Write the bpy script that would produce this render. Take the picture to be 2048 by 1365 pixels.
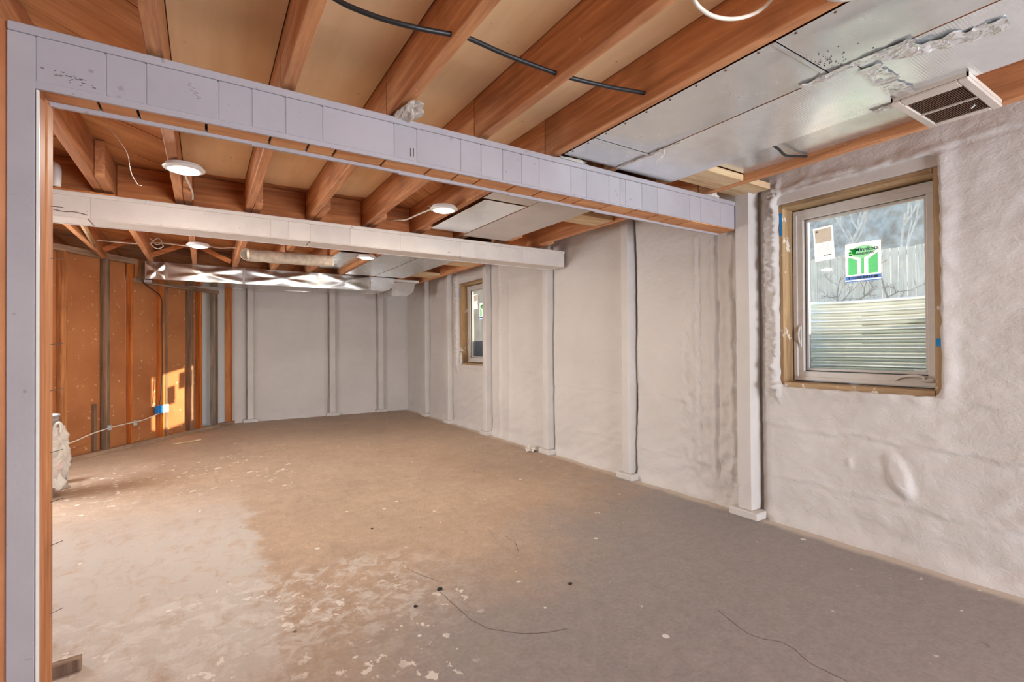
import bpy, bmesh, math, random
import numpy as np
from mathutils import Vector, Matrix, noise

random.seed(7)
S = bpy.context.scene
COL = S.collection
for o in list(bpy.data.objects):
    bpy.data.objects.remove(o)

# ------------------------------------------------------------------ camera
CAM_H = 1.16
YAW, PITCH, ROLL = 0.563354, 0.008372, -0.006630
FPX = 976.48
def cam_axes():
    F = Vector((math.sin(YAW)*math.cos(PITCH), math.cos(YAW)*math.cos(PITCH), math.sin(PITCH)))
    R0 = Vector((math.cos(YAW), -math.sin(YAW), 0)); U0 = R0.cross(F)
    c, s = math.cos(ROLL), math.sin(ROLL)
    return F, R0*c + U0*s, U0*c - R0*s
F_, R_, U_ = cam_axes()
cd = bpy.data.cameras.new('camera'); cam = bpy.data.objects.new('camera', cd); COL.objects.link(cam)
cd.sensor_width = 36; cd.sensor_fit = 'HORIZONTAL'; cd.lens = FPX/2048*36; cd.clip_start = 0.02; cd.clip_end = 300
M = Matrix((R_, U_, -F_)).transposed().to_4x4(); M.translation = Vector((0, 0, CAM_H))
cam.matrix_world = M
S.camera = cam

# ------------------------------------------------------------------ light
EXPOSURE = 0.70
LAMP = 285.0            # radiance of the wafer lights
SUN_E = 9.0
SKY_STR = 0.37
DAY_SIDE, FILL_BACK = 70.0, 175.0
SUN_DIR = Vector((-1.0, 0.45, -0.30)).normalized()

S.view_settings.view_transform = 'Standard'
S.view_settings.look = 'None'
S.view_settings.exposure = EXPOSURE
S.view_settings.gamma = 1
S.view_settings.use_curve_mapping = False

w = bpy.data.worlds.new('sky'); S.world = w; w.use_nodes = True
nt = w.node_tree
bg = nt.nodes['Background']
sky = nt.nodes.new('ShaderNodeTexSky'); sky.sky_type = 'NISHITA'; sky.sun_disc = False; sky.dust_density = .3; sky.ozone_density = 2.5
sky.sun_elevation = math.asin(-SUN_DIR.z)
sky.sun_rotation = math.atan2(-SUN_DIR.x, -SUN_DIR.y)
nt.links.new(sky.outputs[0], bg.inputs['Color']); bg.inputs['Strength'].default_value = SKY_STR

sl = bpy.data.lights.new('sun', 'SUN'); sl.energy = SUN_E; sl.angle = 0.009; sl.color = (1, .80, .58)
so = bpy.data.objects.new('sun', sl); COL.objects.link(so)
so.rotation_euler = SUN_DIR.to_track_quat('-Z', 'Y').to_euler(); so.location = (9, -3, 6)

def area(name, loc, direction, sx, sy, power, color):
    l = bpy.data.lights.new(name, 'AREA'); l.shape = 'RECTANGLE'; l.size = sx; l.size_y = sy; l.energy = power; l.color = color
    o = bpy.data.objects.new(name, l); COL.objects.link(o); o.location = loc
    o.rotation_euler = Vector(direction).to_track_quat('-Z', 'Z').to_euler()
    return o
# daylight from an unseen left side window, and unseen fill added behind the camera
area('daylight_side_window', (-2.28, 5.02, 1.35), (1, -.5, -.3), .95, 1.1, DAY_SIDE, (.90, .95, 1))
area('back_fill', (1.9, -3.2, .82), (0, 1, .6), 2.0, 1.3, FILL_BACK, (.80, .88, 1))  # added fill, set low and aimed up to brighten the ceiling

# ------------------------------------------------------------------ material helpers
def s2l(c):
    return tuple(((v/255)/12.92 if v/255 <= .04045 else ((v/255+.055)/1.055)**2.4) for v in c) + (1,)
class NT:
    def __init__(self, name):
        self.m = bpy.data.materials.new(name); self.m.use_nodes = True
        self.t = self.m.node_tree; self.b = self.t.nodes['Principled BSDF']; self.out = self.t.nodes['Material Output']
    def n(self, typ, **kw):
        x = self.t.nodes.new('ShaderNode'+typ)
        for k, v in kw.items(): setattr(x, k, v)
        return x
    def l(self, a, b): self.t.links.new(a, b)
    def coords(self, scale=(1, 1, 1), rand=True, kind='Object', rot=(0, 0, 0)):
        tc = self.n('TexCoord'); mp = self.n('Mapping'); mp.inputs['Scale'].default_value = scale; mp.inputs['Rotation'].default_value = rot
        src = tc.outputs[kind]
        if rand:
            oi = self.n('ObjectInfo'); ad = self.n('VectorMath', operation='ADD'); sc = self.n('VectorMath', operation='SCALE')
            cb = self.n('CombineXYZ')
            for i in range(3): self.l(oi.outputs['Random'], cb.inputs[i])
            self.l(cb.outputs[0], sc.inputs[0]); sc.inputs['Scale'].default_value = 37.0
            self.l(src, ad.inputs[0]); self.l(sc.outputs[0], ad.inputs[1]); src = ad.outputs[0]
        self.l(src, mp.inputs['Vector']); return mp.outputs[0]
    def noise(self, vec, scale, detail=4, rough=.55, dist=0):
        x = self.n('TexNoise'); x.inputs['Scale'].default_value = scale; x.inputs['Detail'].default_value = detail
        x.inputs['Roughness'].default_value = rough; x.inputs['Distortion'].default_value = dist
        self.l(vec, x.inputs['Vector']); return x.outputs['Fac']
    def ramp(self, fac, stops):
        r = self.n('ValToRGB'); e = r.color_ramp.elements
        while len(e) < len(stops): e.new(.5)
        for i, (p, c) in enumerate(stops): e[i].position = p; e[i].color = c if len(c) == 4 else (*c, 1)
        self.l(fac, r.inputs[0]); return r.outputs[0]
    def step(self, fac, a, b):
        r = self.n('MapRange'); r.interpolation_type = 'SMOOTHSTEP'; self.l(fac, r.inputs['Value'])
        r.inputs['From Min'].default_value = a; r.inputs['From Max'].default_value = b; return r.outputs[0]
    def math(self, op, a, b=None, c=None):
        x = self.n('Math', operation=op)
        for i, v in enumerate((a, b, c)):
            if v is None: continue
            if isinstance(v, (int, float)): x.inputs[i].default_value = v
            else: self.l(v, x.inputs[i])
        return x.outputs[0]
    def mix(self, fac, a, b, mode='MIX'):
        x = self.n('Mix', data_type='RGBA', blend_type=mode)
        for s, v in ((0, fac), (6, a), (7, b)):
            if isinstance(v, (int, float)): x.inputs[s].default_value = v
            elif isinstance(v, tuple): x.inputs[s].default_value = v
            else: self.l(v, x.inputs[s])
        return x.outputs[2]
    def bump(self, h, strength=.3, dist=.01):
        x = self.n('Bump'); x.inputs['Strength'].default_value = strength; x.inputs['Distance'].default_value = dist
        self.l(h, x.inputs['Height']); self.l(x.outputs[0], self.b.inputs['Normal'])
    def set(self, color=None, rough=.6, metal=0.0, spec=None):
        if color is not None:
            if isinstance(color, tuple): self.b.inputs['Base Color'].default_value = color
            else: self.l(color, self.b.inputs['Base Color'])
        if isinstance(rough, (int, float)): self.b.inputs['Roughness'].default_value = rough
        else: self.l(rough, self.b.inputs['Roughness'])
        self.b.inputs['Metallic'].default_value = metal
        if spec is not None: self.b.inputs['Specular IOR Level'].default_value = spec
        return self.m

def wood(name, light, dark, axis=1, rough=.6, overspray=0.0, specks=0.0, cross=16, along=1.1, contrast=(.32, .68)):
    t = NT(name); sc = [cross]*3; sc[axis] = along
    v = t.coords(tuple(sc)); f = t.noise(v, 1.0, 6, .6, .9)
    col = t.ramp(f, [(contrast[0], s2l(dark)), (contrast[1], s2l(light))])
    v2 = t.coords((3, 3, 3)); f2 = t.noise(v2, 1.0, 3, .5)
    col = t.mix(t.math('MULTIPLY', t.step(f2, .52, .75), .35), col, s2l(tuple(int(c*.62) for c in dark)))
    sc3 = [60]*3; sc3[axis] = 4
    f3 = t.noise(t.coords(tuple(sc3)), 1.0, 3, .6)
    col = t.mix(.28, col, t.ramp(f3, [(.3, (.25, .25, .25)), (.7, (.8, .8, .8))]), 'OVERLAY')
    if overspray:
        f4 = t.noise(t.coords((7, 7, 7)), 1.0, 5, .65)
        col = t.mix(t.step(f4, .62-overspray*.2, .66-overspray*.2), col, s2l((214, 204, 192)))
    if specks:
        f5 = t.noise(t.coords((1, 1, 1)), 32, 3, .6)
        col = t.mix(t.math('MULTIPLY', t.step(f5, .715, .74), specks), col, s2l((226, 206, 186)))
    t.bump(f3, .25, .004)
    return t.set(col, rough, 0, .3)

def paint(name, rgb, rough=.5, var=.12, dirt=(120, 110, 104), dirt_amt=.25, bump=.15):
    t = NT(name); v = t.coords((1, 1, 1)); f = t.noise(v, 2.2, 5, .6)
    c = s2l(rgb); c2 = s2l(tuple(int(x*(1-var)) for x in rgb))
    col = t.ramp(f, [(.3, c2), (.65, c)])
    f2 = t.noise(v, 34, 2, .5)
    col = t.mix(t.math('MULTIPLY', t.step(f2, .70, .76), dirt_amt), col, s2l(dirt))
    f3 = t.noise(v, 60, 4, .6); t.bump(f3, bump, .004)
    return t.set(col, rough, 0, .35)

def plain(name, rgb, rough=.5, metal=0.0, var=.1, scale=20):
    t = NT(name); f = t.noise(t.coords((1, 1, 1)), scale, 3, .5)
    col = t.ramp(f, [(.3, s2l(tuple(int(x*(1-var)) for x in rgb))), (.7, s2l(rgb))])
    return t.set(col, rough, metal)

def metal(name, rgb, rough=.3, wav=.4, wscale=3.0, ribs=None, met=1.0):
    t = NT(name); v = t.coords((1, 1, 1))
    f = t.noise(v, wscale, 3, .5, .3); f2 = t.noise(v, 14, 5, .65)
    col = t.ramp(f2, [(.3, s2l(tuple(int(x*.95) for x in rgb))), (.62, s2l(rgb))])
    r = t.n('MapRange'); t.l(f2, r.inputs['Value']); r.inputs['To Min'].default_value = rough*.75; r.inputs['To Max'].default_value = rough*1.35
    h = f
    if ribs:
        wv = t.n('TexWave'); wv.bands_direction = ribs; wv.inputs['Scale'].default_value = 38; wv.inputs['Distortion'].default_value = .3
        t.l(v, wv.inputs['Vector']); h = t.math('ADD', t.math('MULTIPLY', wv.outputs['Fac'], .045), f)
    t.bump(h, wav, .05)
    return t.set(col, r.outputs[0], met)

MAT = {}
MAT['joist'] = wood('joist_wood', (218, 156, 108), (166, 106, 68), 1, specks=.7)
MAT['joist_x'] = wood('crosswise_wood', (205, 130, 74), (150, 84, 42), 0)
MAT['stud'] = wood('stud_wood', (196, 132, 80), (128, 78, 42), 2)
MAT['stud_grey'] = wood('weathered_stud_wood', (150, 122, 98), (92, 70, 54), 2)
MAT['stud_orange'] = wood('orange_stud_wood', (206, 124, 58), (160, 84, 34), 2)
MAT['plate'] = wood('plate_wood', (186, 158, 132), (132, 104, 82), 0)
MAT['plank'] = wood('plank_wood', (226, 168, 116), (184, 124, 78), 0, cross=9, along=.9)
MAT['pale_x'] = wood('pale_wood', (222, 196, 158), (190, 150, 104), 0)
MAT['buck_y'] = wood('buck_wood_horizontal', (184, 156, 118), (146, 114, 80), 1, overspray=.08)
MAT['buck_z'] = wood('buck_wood_vertical', (184, 156, 118), (146, 114, 80), 2, overspray=.08)
MAT['jamb'] = wood('jamb_wood', (205, 140, 92), (166, 100, 58), 2)
MAT['soffit'] = wood('soffit_wood', (220, 160, 108), (188, 124, 78), 0, cross=10)
MAT['lav'] = paint('lavender_white_paint', (174, 167, 170), .45, .07, (96, 84, 84), .35)
MAT['white'] = paint('white_paint', (222, 213, 204), .5, .08, (110, 92, 76), .4)
MAT['studw'] = paint('oversprayed_white', (208, 200, 193), .7, .07, (150, 130, 110), .2, .4)
MAT['galv'] = metal('galvanised_sheet', (222, 223, 221), .24, .10, 1.4, met=.72)
MAT['trunk'] = metal('duct_sheet', (184, 178, 170), .22, .05, 2.0)
MAT['foil'] = metal('foil_facing', (238, 240, 240), .20, .10, 1.4, ribs='Y', met=.72)
MAT['foil_crumple'] = metal('crumpled_foil', (240, 242, 242), .2, .5, 14, met=.8)
MAT['well'] = metal('corrugated_steel', (224, 234, 230), .32, .03, 6, met=.65)
MAT['trimw'] = plain('white_enamel', (232, 228, 222), .35, 0, .03)
MAT['vinyl'] = plain('window_vinyl', (208, 200, 192), .35, 0, .04)
MAT['gasket'] = plain('window_gasket', (60, 62, 66), .5)
MAT['black'] = plain('black_cable', (28, 27, 28), .45)
MAT['cable_w'] = plain('white_cable', (226, 214, 198), .4)
MAT['steel'] = plain('nail_steel', (150, 145, 140), .35, .9)
MAT['clipgrey'] = plain('strap_grey', (186, 184, 182), .5)
MAT['blue'] = plain('blue_plastic', (22, 128, 205), .4)
MAT['tape'] = plain('blue_tape', (24, 136, 200), .7)
MAT['red'] = plain('red_plastic', (205, 38, 34), .35)
MAT['teal'] = plain('blue_grey_plastic', (96, 140, 168), .4)
MAT['pail'] = plain('grey_pail', (168, 164, 160), .4, 0, .15, 8)
MAT['rust'] = plain('rusty_grille', (112, 78, 56), .5, .3, .4, 30)
MAT['dark'] = plain('duct_interior', (30, 22, 18), .8)
MAT['vent'] = paint('vent_enamel', (206, 192, 178), .45, .12, (120, 70, 44), .7)
MAT['plaster'] = plain('plaster', (226, 216, 204), .85, 0, .2, 26)
MAT['flex'] = plain('sprayed_duct', (214, 198, 176), .85, 0, .2, 18)
MAT['gravel'] = plain('well_gravel', (96, 88, 80), .9, 0, .4, 40)
MAT['earth'] = plain('lawn', (120, 116, 92), .95, 0, .3, 4)
MAT['fence'] = wood('fence_wood', (216, 202, 186), (176, 162, 148), 2)
MAT['bark'] = plain('bark', (120, 112, 108), .9, 0, .3, 12)
MAT['bark_pale'] = plain('pale_bark', (196, 196, 196), .9, 0, .2, 12)
MAT['hedge'] = plain('hedge_leaves', (150, 164, 170), .95, 0, .45, 5)
def sticker(name, rgb):
    t = NT(name); c = s2l(rgb); t.set(c, .6); tl = t.n('BsdfTranslucent'); tl.inputs['Color'].default_value = c; mx = t.n('MixShader')
    f = t.noise(t.coords((1, 1, 1)), 60, 2, .5); t.l(t.math('MULTIPLY_ADD', f, .1, .45), mx.inputs[0])
    t.l(t.b.outputs[0], mx.inputs[1]); t.l(tl.outputs[0], mx.inputs[2]); t.l(mx.outputs[0], t.out.inputs['Surface']); return t.m
def ink(name, rgb, cover=.35):
    t = NT(name); c = s2l(rgb); t.set(c, .6); tr = t.n('BsdfTransparent'); tr.inputs['Color'].default_value = c; mx = t.n('MixShader')
    f = t.noise(t.coords((1, 4, 30)), 6, 2, .5); t.l(t.math('MULTIPLY_ADD', f, .15, cover-.07), mx.inputs[0])
    t.l(tr.outputs[0], mx.inputs[1]); t.l(t.b.outputs[0], mx.inputs[2]); t.l(mx.outputs[0], t.out.inputs['Surface']); return t.m
MAT['paper'] = sticker('paper', (250, 248, 247))
MAT['paper_grey'] = ink('print_grey', (226, 222, 217))
MAT['print_dark'] = plain('print_dark', (70, 70, 72), .6)
MAT['green'] = ink('print_green', (165, 238, 198))
MAT['green_pale'] = ink('print_pale_green', (206, 246, 222))
MAT['green2'] = ink('print_bright_green', (30, 205, 100))
MAT['teal_ink'] = ink('print_teal', (10, 104, 132))
MAT['blue_ink'] = ink('print_blue', (150, 195, 245))

def emission(name, col, strength):
    t = NT(name); e = t.n('Emission'); e.inputs['Color'].default_value = (*col, 1); e.inputs['Strength'].default_value = strength
    t.l(e.outputs[0], t.out.inputs['Surface']); return t.m
MAT['lamp_dim'] = emission('lamp_lens_dimmed', (1.0, .90, .77), 40.0)
MAT['lamp'] = emission('lamp_lens', (1.0, .90, .77), LAMP)

def glass():
    t = NT('window_glass'); tr = t.n('BsdfTransparent'); gl = t.n('BsdfGlossy'); gl.inputs['Roughness'].default_value = .02
    tr.inputs['Color'].default_value = (.93, .96, .96, 1)
    fr = t.n('Fresnel'); fr.inputs['IOR'].default_value = 1.5; mx = t.n('MixShader')
    t.l(t.math('MULTIPLY', fr.outputs[0], 1.0), mx.inputs[0]); t.l(tr.outputs[0], mx.inputs[1]); t.l(gl.outputs[0], mx.inputs[2])
    tl = t.n('BsdfTranslucent'); tl.inputs['Color'].default_value = (.85, .9, .95, 1); m2 = t.n('MixShader')
    f = t.noise(t.coords((1, 1, 1)), 9, 5, .6); r = t.n('MapRange'); t.l(f, r.inputs['Value']); r.inputs['To Min'].default_value = .01; r.inputs['To Max'].default_value = .06
    t.l(r.outputs[0], m2.inputs[0]); t.l(mx.outputs[0], m2.inputs[1]); t.l(tl.outputs[0], m2.inputs[2])
    t.l(m2.outputs[0], t.out.inputs['Surface']); return t.m
MAT['glass'] = glass()

def bag_mat():
    t = NT('plastic_bag'); t.set(s2l((232, 226, 216)), .35); t.b.inputs['Alpha'].default_value = .78
    t.bump(t.noise(t.coords((1, 1, 1)), 25, 4, .6, 1.5), .6, .02); return t.m
MAT['bag'] = bag_mat()

def foam_mat():
    t = NT('sprayed_foam_paint'); v = t.coords((1, 1, 1), rand=False)
    f = t.noise(v, 1.3, 4, .55)
    col = t.ramp(f, [(.3, s2l((196, 189, 183))), (.7, s2l((207, 200, 194)))])
    f2 = t.noise(v, 40, 3, .5)
    col = t.mix(t.math('MULTIPLY', t.step(f2, .73, .78), .35), col, s2l((140, 124, 108)))
    h = t.math('ADD', t.math('MULTIPLY', t.noise(t.coords((1, 1, 1.9), rand=False), 24, 4, .6, .8), 1.0), t.math('MULTIPLY', t.noise(v, 85, 2, .5), .35))
    t.bump(h, .32, .012)
    return t.set(col, .75, 0, .25)
MAT['foam'] = foam_mat()

def hardboard_mat():
    t = NT('orange_hardboard'); v = t.coords((1, 1, 1))
    f = t.noise(v, 1.6, 5, .6)
    col = t.ramp(f, [(.3, s2l((166, 104, 62))), (.7, s2l((192, 128, 80)))])
    f2 = t.noise(t.coords((1, 1, 1)), 22, 2, .5)
    col = t.mix(t.math('MULTIPLY', t.step(f2, .685, .72), .7), col, s2l((224, 190, 150)))
    f3 = t.noise(t.coords((30, 30, 2.5)), 1.0, 3, .6, 1.2)
    col = t.mix(t.math('MULTIPLY', t.step(f3, .66, .72), .28), col, s2l((216, 160, 110)))
    return t.set(col, .5, 0, .35)
MAT['hardboard'] = hardboard_mat()

def panel_mat():
    t = NT('tan_fibreboard'); f = t.noise(t.coords((1, 1, 1)), 2.5, 5, .55)
    col = t.ramp(f, [(.3, s2l((228, 190, 144))), (.7, s2l((240, 208, 166)))])
    f2 = t.noise(t.coords((14, 1.5, 14)), 1.0, 4, .6)
    col = t.mix(.25, col, t.ramp(f2, [(.35, s2l((206, 160, 110))), (.65, s2l((240, 206, 162)))]))
    f3 = t.noise(t.coords((1, 1, 1)), 30, 2, .5)
    col = t.mix(t.math('MULTIPLY', t.step(f3, .74, .77), .6), col, s2l((92, 56, 30)))
    return t.set(col, .7, 0, .2)
MAT['panel'] = panel_mat()

def partition_mat():
    t = NT('tan_hardboard'); f = t.noise(t.coords((1, 1, 1)), 2, 5, .6)
    col = t.ramp(f, [(.3, s2l((170, 104, 64))), (.7, s2l((212, 146, 100)))])
    return t.set(col, .6, 0, .3)
MAT['partition'] = partition_mat()

def concrete_mat():
    t = NT('worn_concrete'); v = t.coords((1, 1, 1), rand=False)
    sep = t.n('SeparateXYZ'); t.l(v, sep.inputs[0]); X, Y = sep.outputs[0], sep.outputs[1]
    f = t.noise(v, .9, 5, .6, .4); f2 = t.noise(v, 5, 6, .65, .6)
    col = t.ramp(f, [(.3, s2l((156, 132, 111))), (.7, s2l((180, 154, 130)))])
    col = t.mix(.3, col, t.ramp(f2, [(.3, s2l((144, 122, 104))), (.7, s2l((192, 168, 146)))]))
    # trowel streaks
    vs = t.coords((9, 2.0, 1), rand=False, rot=(0, 0, .75)); f3 = t.noise(vs, 1.0, 5, .6, .8)
    col = t.mix(t.math('MULTIPLY', t.step(f3, .58, .70), .22), col, s2l((120, 108, 100)))
    # cooler, darker grey towards the near right
    wob = t.math('MULTIPLY', t.math('SUBTRACT', t.noise(v, 1.7, 4, .6), .5), 1.3)
    d = t.math('ADD', t.math('ADD', t.math('MULTIPLY', X, .45), t.math('MULTIPLY', Y, -1.0)), wob)
    col = t.mix(t.math('MULTIPLY', t.step(d, -2.2, -1.0), .75), col, s2l((131, 129, 130)))
    gr = t.noise(v, 55, 4, .7); col = t.mix(.30, col, t.ramp(gr, [(.3, (.3, .3, .3)), (.7, (.72, .72, .72))]), 'OVERLAY')
    gr2 = t.noise(v, 16, 5, .7, .6); col = t.mix(.22, col, t.ramp(gr2, [(.3, (.28, .28, .28)), (.7, (.74, .74, .74))]), 'OVERLAY')
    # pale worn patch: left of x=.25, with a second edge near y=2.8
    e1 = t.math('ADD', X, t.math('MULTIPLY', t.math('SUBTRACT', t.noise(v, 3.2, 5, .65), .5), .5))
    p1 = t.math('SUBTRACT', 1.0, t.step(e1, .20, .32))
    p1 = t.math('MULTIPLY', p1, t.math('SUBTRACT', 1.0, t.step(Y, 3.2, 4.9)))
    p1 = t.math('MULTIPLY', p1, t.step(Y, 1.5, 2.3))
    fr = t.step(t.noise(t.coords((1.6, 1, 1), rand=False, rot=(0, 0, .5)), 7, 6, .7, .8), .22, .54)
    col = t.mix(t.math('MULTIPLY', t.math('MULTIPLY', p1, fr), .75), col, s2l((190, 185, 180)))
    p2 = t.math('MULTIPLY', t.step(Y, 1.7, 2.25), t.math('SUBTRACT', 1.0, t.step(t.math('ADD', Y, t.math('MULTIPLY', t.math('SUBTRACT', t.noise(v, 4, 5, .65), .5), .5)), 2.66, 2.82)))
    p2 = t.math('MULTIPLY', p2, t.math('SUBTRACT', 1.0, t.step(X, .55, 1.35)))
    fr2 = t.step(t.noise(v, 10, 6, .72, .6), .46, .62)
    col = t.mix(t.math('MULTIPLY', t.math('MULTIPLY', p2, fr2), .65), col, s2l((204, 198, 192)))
    # pale skim flakes: dense in two belts
    b1 = t.math('MULTIPLY', t.step(Y, 4.2, 4.7), t.math('SUBTRACT', 1.0, t.step(Y, 5.6, 6.4)))
    b1 = t.math('MULTIPLY', b1, t.math('SUBTRACT', 1.0, t.step(X, .5, 1.2)))
    b2 = t.math('MULTIPLY', t.math('SUBTRACT', 1.0, t.step(Y, 2.5, 3.0)), t.math('SUBTRACT', 1.0, t.step(X, .6, 1.5)))
    dens = t.math('ADD', t.math('MULTIPLY', t.math('MAXIMUM', b1, b2), .085), 0)
    fl = t.math('ADD', t.noise(t.coords((1, .8, 1), rand=False), 15, 4, .62), dens)
    big = t.step(t.math('ADD', t.noise(v, 2.3, 2, .5), t.math('MULTIPLY', dens, .6)), .50, .62)
    fleck = t.math('MULTIPLY', t.step(fl, .672, .70), big)
    col = t.mix(t.math('MULTIPLY', fleck, .75), col, s2l((224, 216, 208)))
    vo = t.n('TexVoronoi'); vo.inputs['Scale'].default_value = 9; t.l(v, vo.inputs['Vector'])
    wn = t.n('SeparateColor'); t.l(vo.outputs['Color'], wn.inputs[0])
    dot = t.math('MULTIPLY', t.math('LESS_THAN', vo.outputs['Distance'], t.math('MULTIPLY', wn.outputs[0], .14)), t.math('GREATER_THAN', wn.outputs[1], .72))
    col = t.mix(t.math('MULTIPLY', dot, .8), col, s2l((222, 216, 208)))
    vo2 = t.n('TexVoronoi'); vo2.inputs['Scale'].default_value = 4.3; t.l(v, vo2.inputs['Vector'])
    w2 = t.n('SeparateColor'); t.l(vo2.outputs['Color'], w2.inputs[0])
    dot2 = t.math('MULTIPLY', t.math('LESS_THAN', vo2.outputs['Distance'], .035), t.math('GREATER_THAN', w2.outputs[2], .6))
    col = t.mix(t.math('MULTIPLY', dot2, .8), col, s2l((70, 56, 50)))
    # pale overspray dust along the right-hand wall
    ed = t.math('ADD', X, t.math('MULTIPLY', t.math('SUBTRACT', t.noise(v, 9, 4, .6), .5), .10))
    col = t.mix(t.math('MULTIPLY', t.step(ed, 3.02, 3.10), .7), col, s2l((206, 190, 172)))
    t.bump(t.math('ADD', f2, t.math('MULTIPLY', t.noise(v, 40, 3, .6), .3)), .18, .01)
    rg = t.n('MapRange'); t.l(f2, rg.inputs['Value']); rg.inputs['To Min'].default_value = .42; rg.inputs['To Max'].default_value = .75
    return t.set(col, rg.outputs[0], 0, .35)
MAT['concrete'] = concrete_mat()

# ------------------------------------------------------------------ mesh helpers
class MB:
    def __init__(s): s.v = []; s.f = []
    def box(s, x0, x1, y0, y1, z0, z1, ch=0.0):
        if ch: return s.chbox(x0, x1, y0, y1, z0, z1, ch)
        b = len(s.v)
        s.v += [(x0, y0, z0), (x1, y0, z0), (x1, y1, z0), (x0, y1, z0), (x0, y0, z1), (x1, y0, z1), (x1, y1, z1), (x0, y1, z1)]
        s.f += [tuple(b+i for i in q) for q in ((0, 3, 2, 1), (4, 5, 6, 7), (0, 1, 5, 4), (1, 2, 6, 5), (2, 3, 7, 6), (3, 0, 4, 7))]
        return s
    def chbox(s, x0, x1, y0, y1, z0, z1, c):
        bm = bmesh.new(); bmesh.ops.create_cube(bm, size=1)
        bmesh.ops.scale(bm, vec=(x1-x0, y1-y0, z1-z0), verts=bm.verts)
        bmesh.ops.translate(bm, vec=((x0+x1)/2, (y0+y1)/2, (z0+z1)/2), verts=bm.verts)
        bmesh.ops.bevel(bm, geom=bm.edges[:], offset=c, segments=1, affect='EDGES')
        b = len(s.v); bm.verts.index_update()
        s.v += [tuple(v.co) for v in bm.verts]; s.f += [tuple(b+v.index for v in f.verts) for f in bm.faces]; bm.free()
        return s
    def bar(s, p, q, wdt, hgt, up=(0, 0, 1), ch=0.0):
        p, q = Vector(p), Vector(q); d = (q-p); L = d.length; d.normalize()
        sd = d.cross(Vector(up)); sd.normalize(); u = sd.cross(d)
        t = MB().box(-wdt/2, wdt/2, 0, L, -hgt/2, hgt/2, ch); b = len(s.v)
        s.v += [tuple(p + sd*a + d*c + u*e) for a, c, e in t.v]; s.f += [tuple(b+i for i in f) for f in t.f]
        return s
    def tube(s, pts, r, n=8, cap=True):
        pts = [Vector(p) for p in pts]; b0 = len(s.v); rr = r if isinstance(r, (list, tuple)) else [r]*len(pts)
        pu = None
        for i, p in enumerate(pts):
            d = (pts[min(i+1, len(pts)-1)] - pts[max(i-1, 0)]).normalized()
            if pu is None:
                pu = Vector((0, 0, 1)) if abs(d.z) < .9 else Vector((1, 0, 0))
            sd = d.cross(pu).normalized(); u = sd.cross(d).normalized(); pu = u
            for k in range(n):
                a = 2*math.pi*k/n; s.v.append(tuple(p + (sd*math.cos(a)+u*math.sin(a))*rr[i]))
        for i in range(len(pts)-1):
            for k in range(n):
                a, b = b0+i*n+k, b0+i*n+(k+1) % n
                s.f.append((a, b, b+n, a+n))
        if cap:
            s.f.append(tuple(b0+k for k in range(n))[::-1]); e = b0+(len(pts)-1)*n; s.f.append(tuple(e+k for k in range(n)))
        return s
    def lathe(s, prof, n=32, c=(0, 0, 0)):
        b0 = len(s.v)
        for r, z in prof:
            for k in range(n):
                a = 2*math.pi*k/n; s.v.append((c[0]+r*math.cos(a), c[1]+r*math.sin(a), c[2]+z))
        for i in range(len(prof)-1):
            for k in range(n):
                a, b = b0+i*n+k, b0+i*n+(k+1) % n; s.f.append((a, b, b+n, a+n))
        return s
    def poly(s, pts2, axis_fn, t0, t1):
        """extrude a polygon; axis_fn(u, v, t) -> xyz"""
        b = len(s.v); n = len(pts2)
        s.v += [axis_fn(u, v, t0) for u, v in pts2] + [axis_fn(u, v, t1) for u, v in pts2]
        s.f += [tuple(b+i for i in range(n))[::-1], tuple(b+n+i for i in range(n))]
        s.f += [(b+i, b+(i+1) % n, b+n+(i+1) % n, b+n+i) for i in range(n)]
        return s
    def grid(s, nu, nv, fn):
        b = len(s.v)
        for j in range(nv+1):
            for i in range(nu+1): s.v.append(tuple(fn(i/nu, j/nv)))
        for j in range(nv):
            for i in range(nu):
                a = b+j*(nu+1)+i; s.f.append((a, a+1, a+nu+2, a+nu+1))
        return s
    def mesh(s, name, org=(0, 0, 0), smooth=False):
        me = bpy.data.meshes.new(name)
        me.from_pydata([(x-org[0], y-org[1], z-org[2]) for x, y, z in s.v], [], s.f)
        bm = bmesh.new(); bm.from_mesh(me); bmesh.ops.recalc_face_normals(bm, faces=bm.faces); bm.to_mesh(me); bm.free()
        if smooth: me.polygons.foreach_set('use_smooth', [True]*len(me.polygons))
        me.update(); return me
    def build(s, name, mat, parent=None, smooth=False, org=None, **tagkw):
        c = [((min(v[i] for v in s.v)+max(v[i] for v in s.v))/2) for i in range(3)]
        if parent is None: c[2] = min(v[2] for v in s.v)
        if org: c = list(org)
        me = s.mesh(name, c, smooth)
        o = bpy.data.objects.new(name, me); COL.objects.link(o)
        me.materials.append(MAT[mat] if isinstance(mat, str) else mat)
        o.location = c
        if parent is not None:
            o.parent = parent; o.location = Vector(c) - wloc(parent)
        if tagkw: tag(o, **tagkw)
        return o
def wloc(o):
    v = Vector((0, 0, 0))
    while o is not None: v = v + o.location; o = o.parent
    return v
def tag(o, label=None, cat=None, group=None, kind=None):
    if label: o['label'] = label
    if cat: o['category'] = cat
    if group: o['group'] = group
    if kind: o['kind'] = kind
    return o
def empty(name, loc, label=None, cat=None, group=None, kind=None, parent=None):
    o = bpy.data.objects.new(name, None); COL.objects.link(o); o.empty_display_size = .1
    o.location = loc if parent is None else Vector(loc)-wloc(parent)
    o.parent = parent
    return tag(o, label, cat, group, kind)
def copy_tree(o, parent=None):
    c = o.copy(); COL.objects.link(c); c.parent = parent
    for ch in list(o.children): copy_tree(ch, c)
    return c
def nz(x, y, z=0.0): return noise.noise(Vector((x, y, z)))
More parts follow.
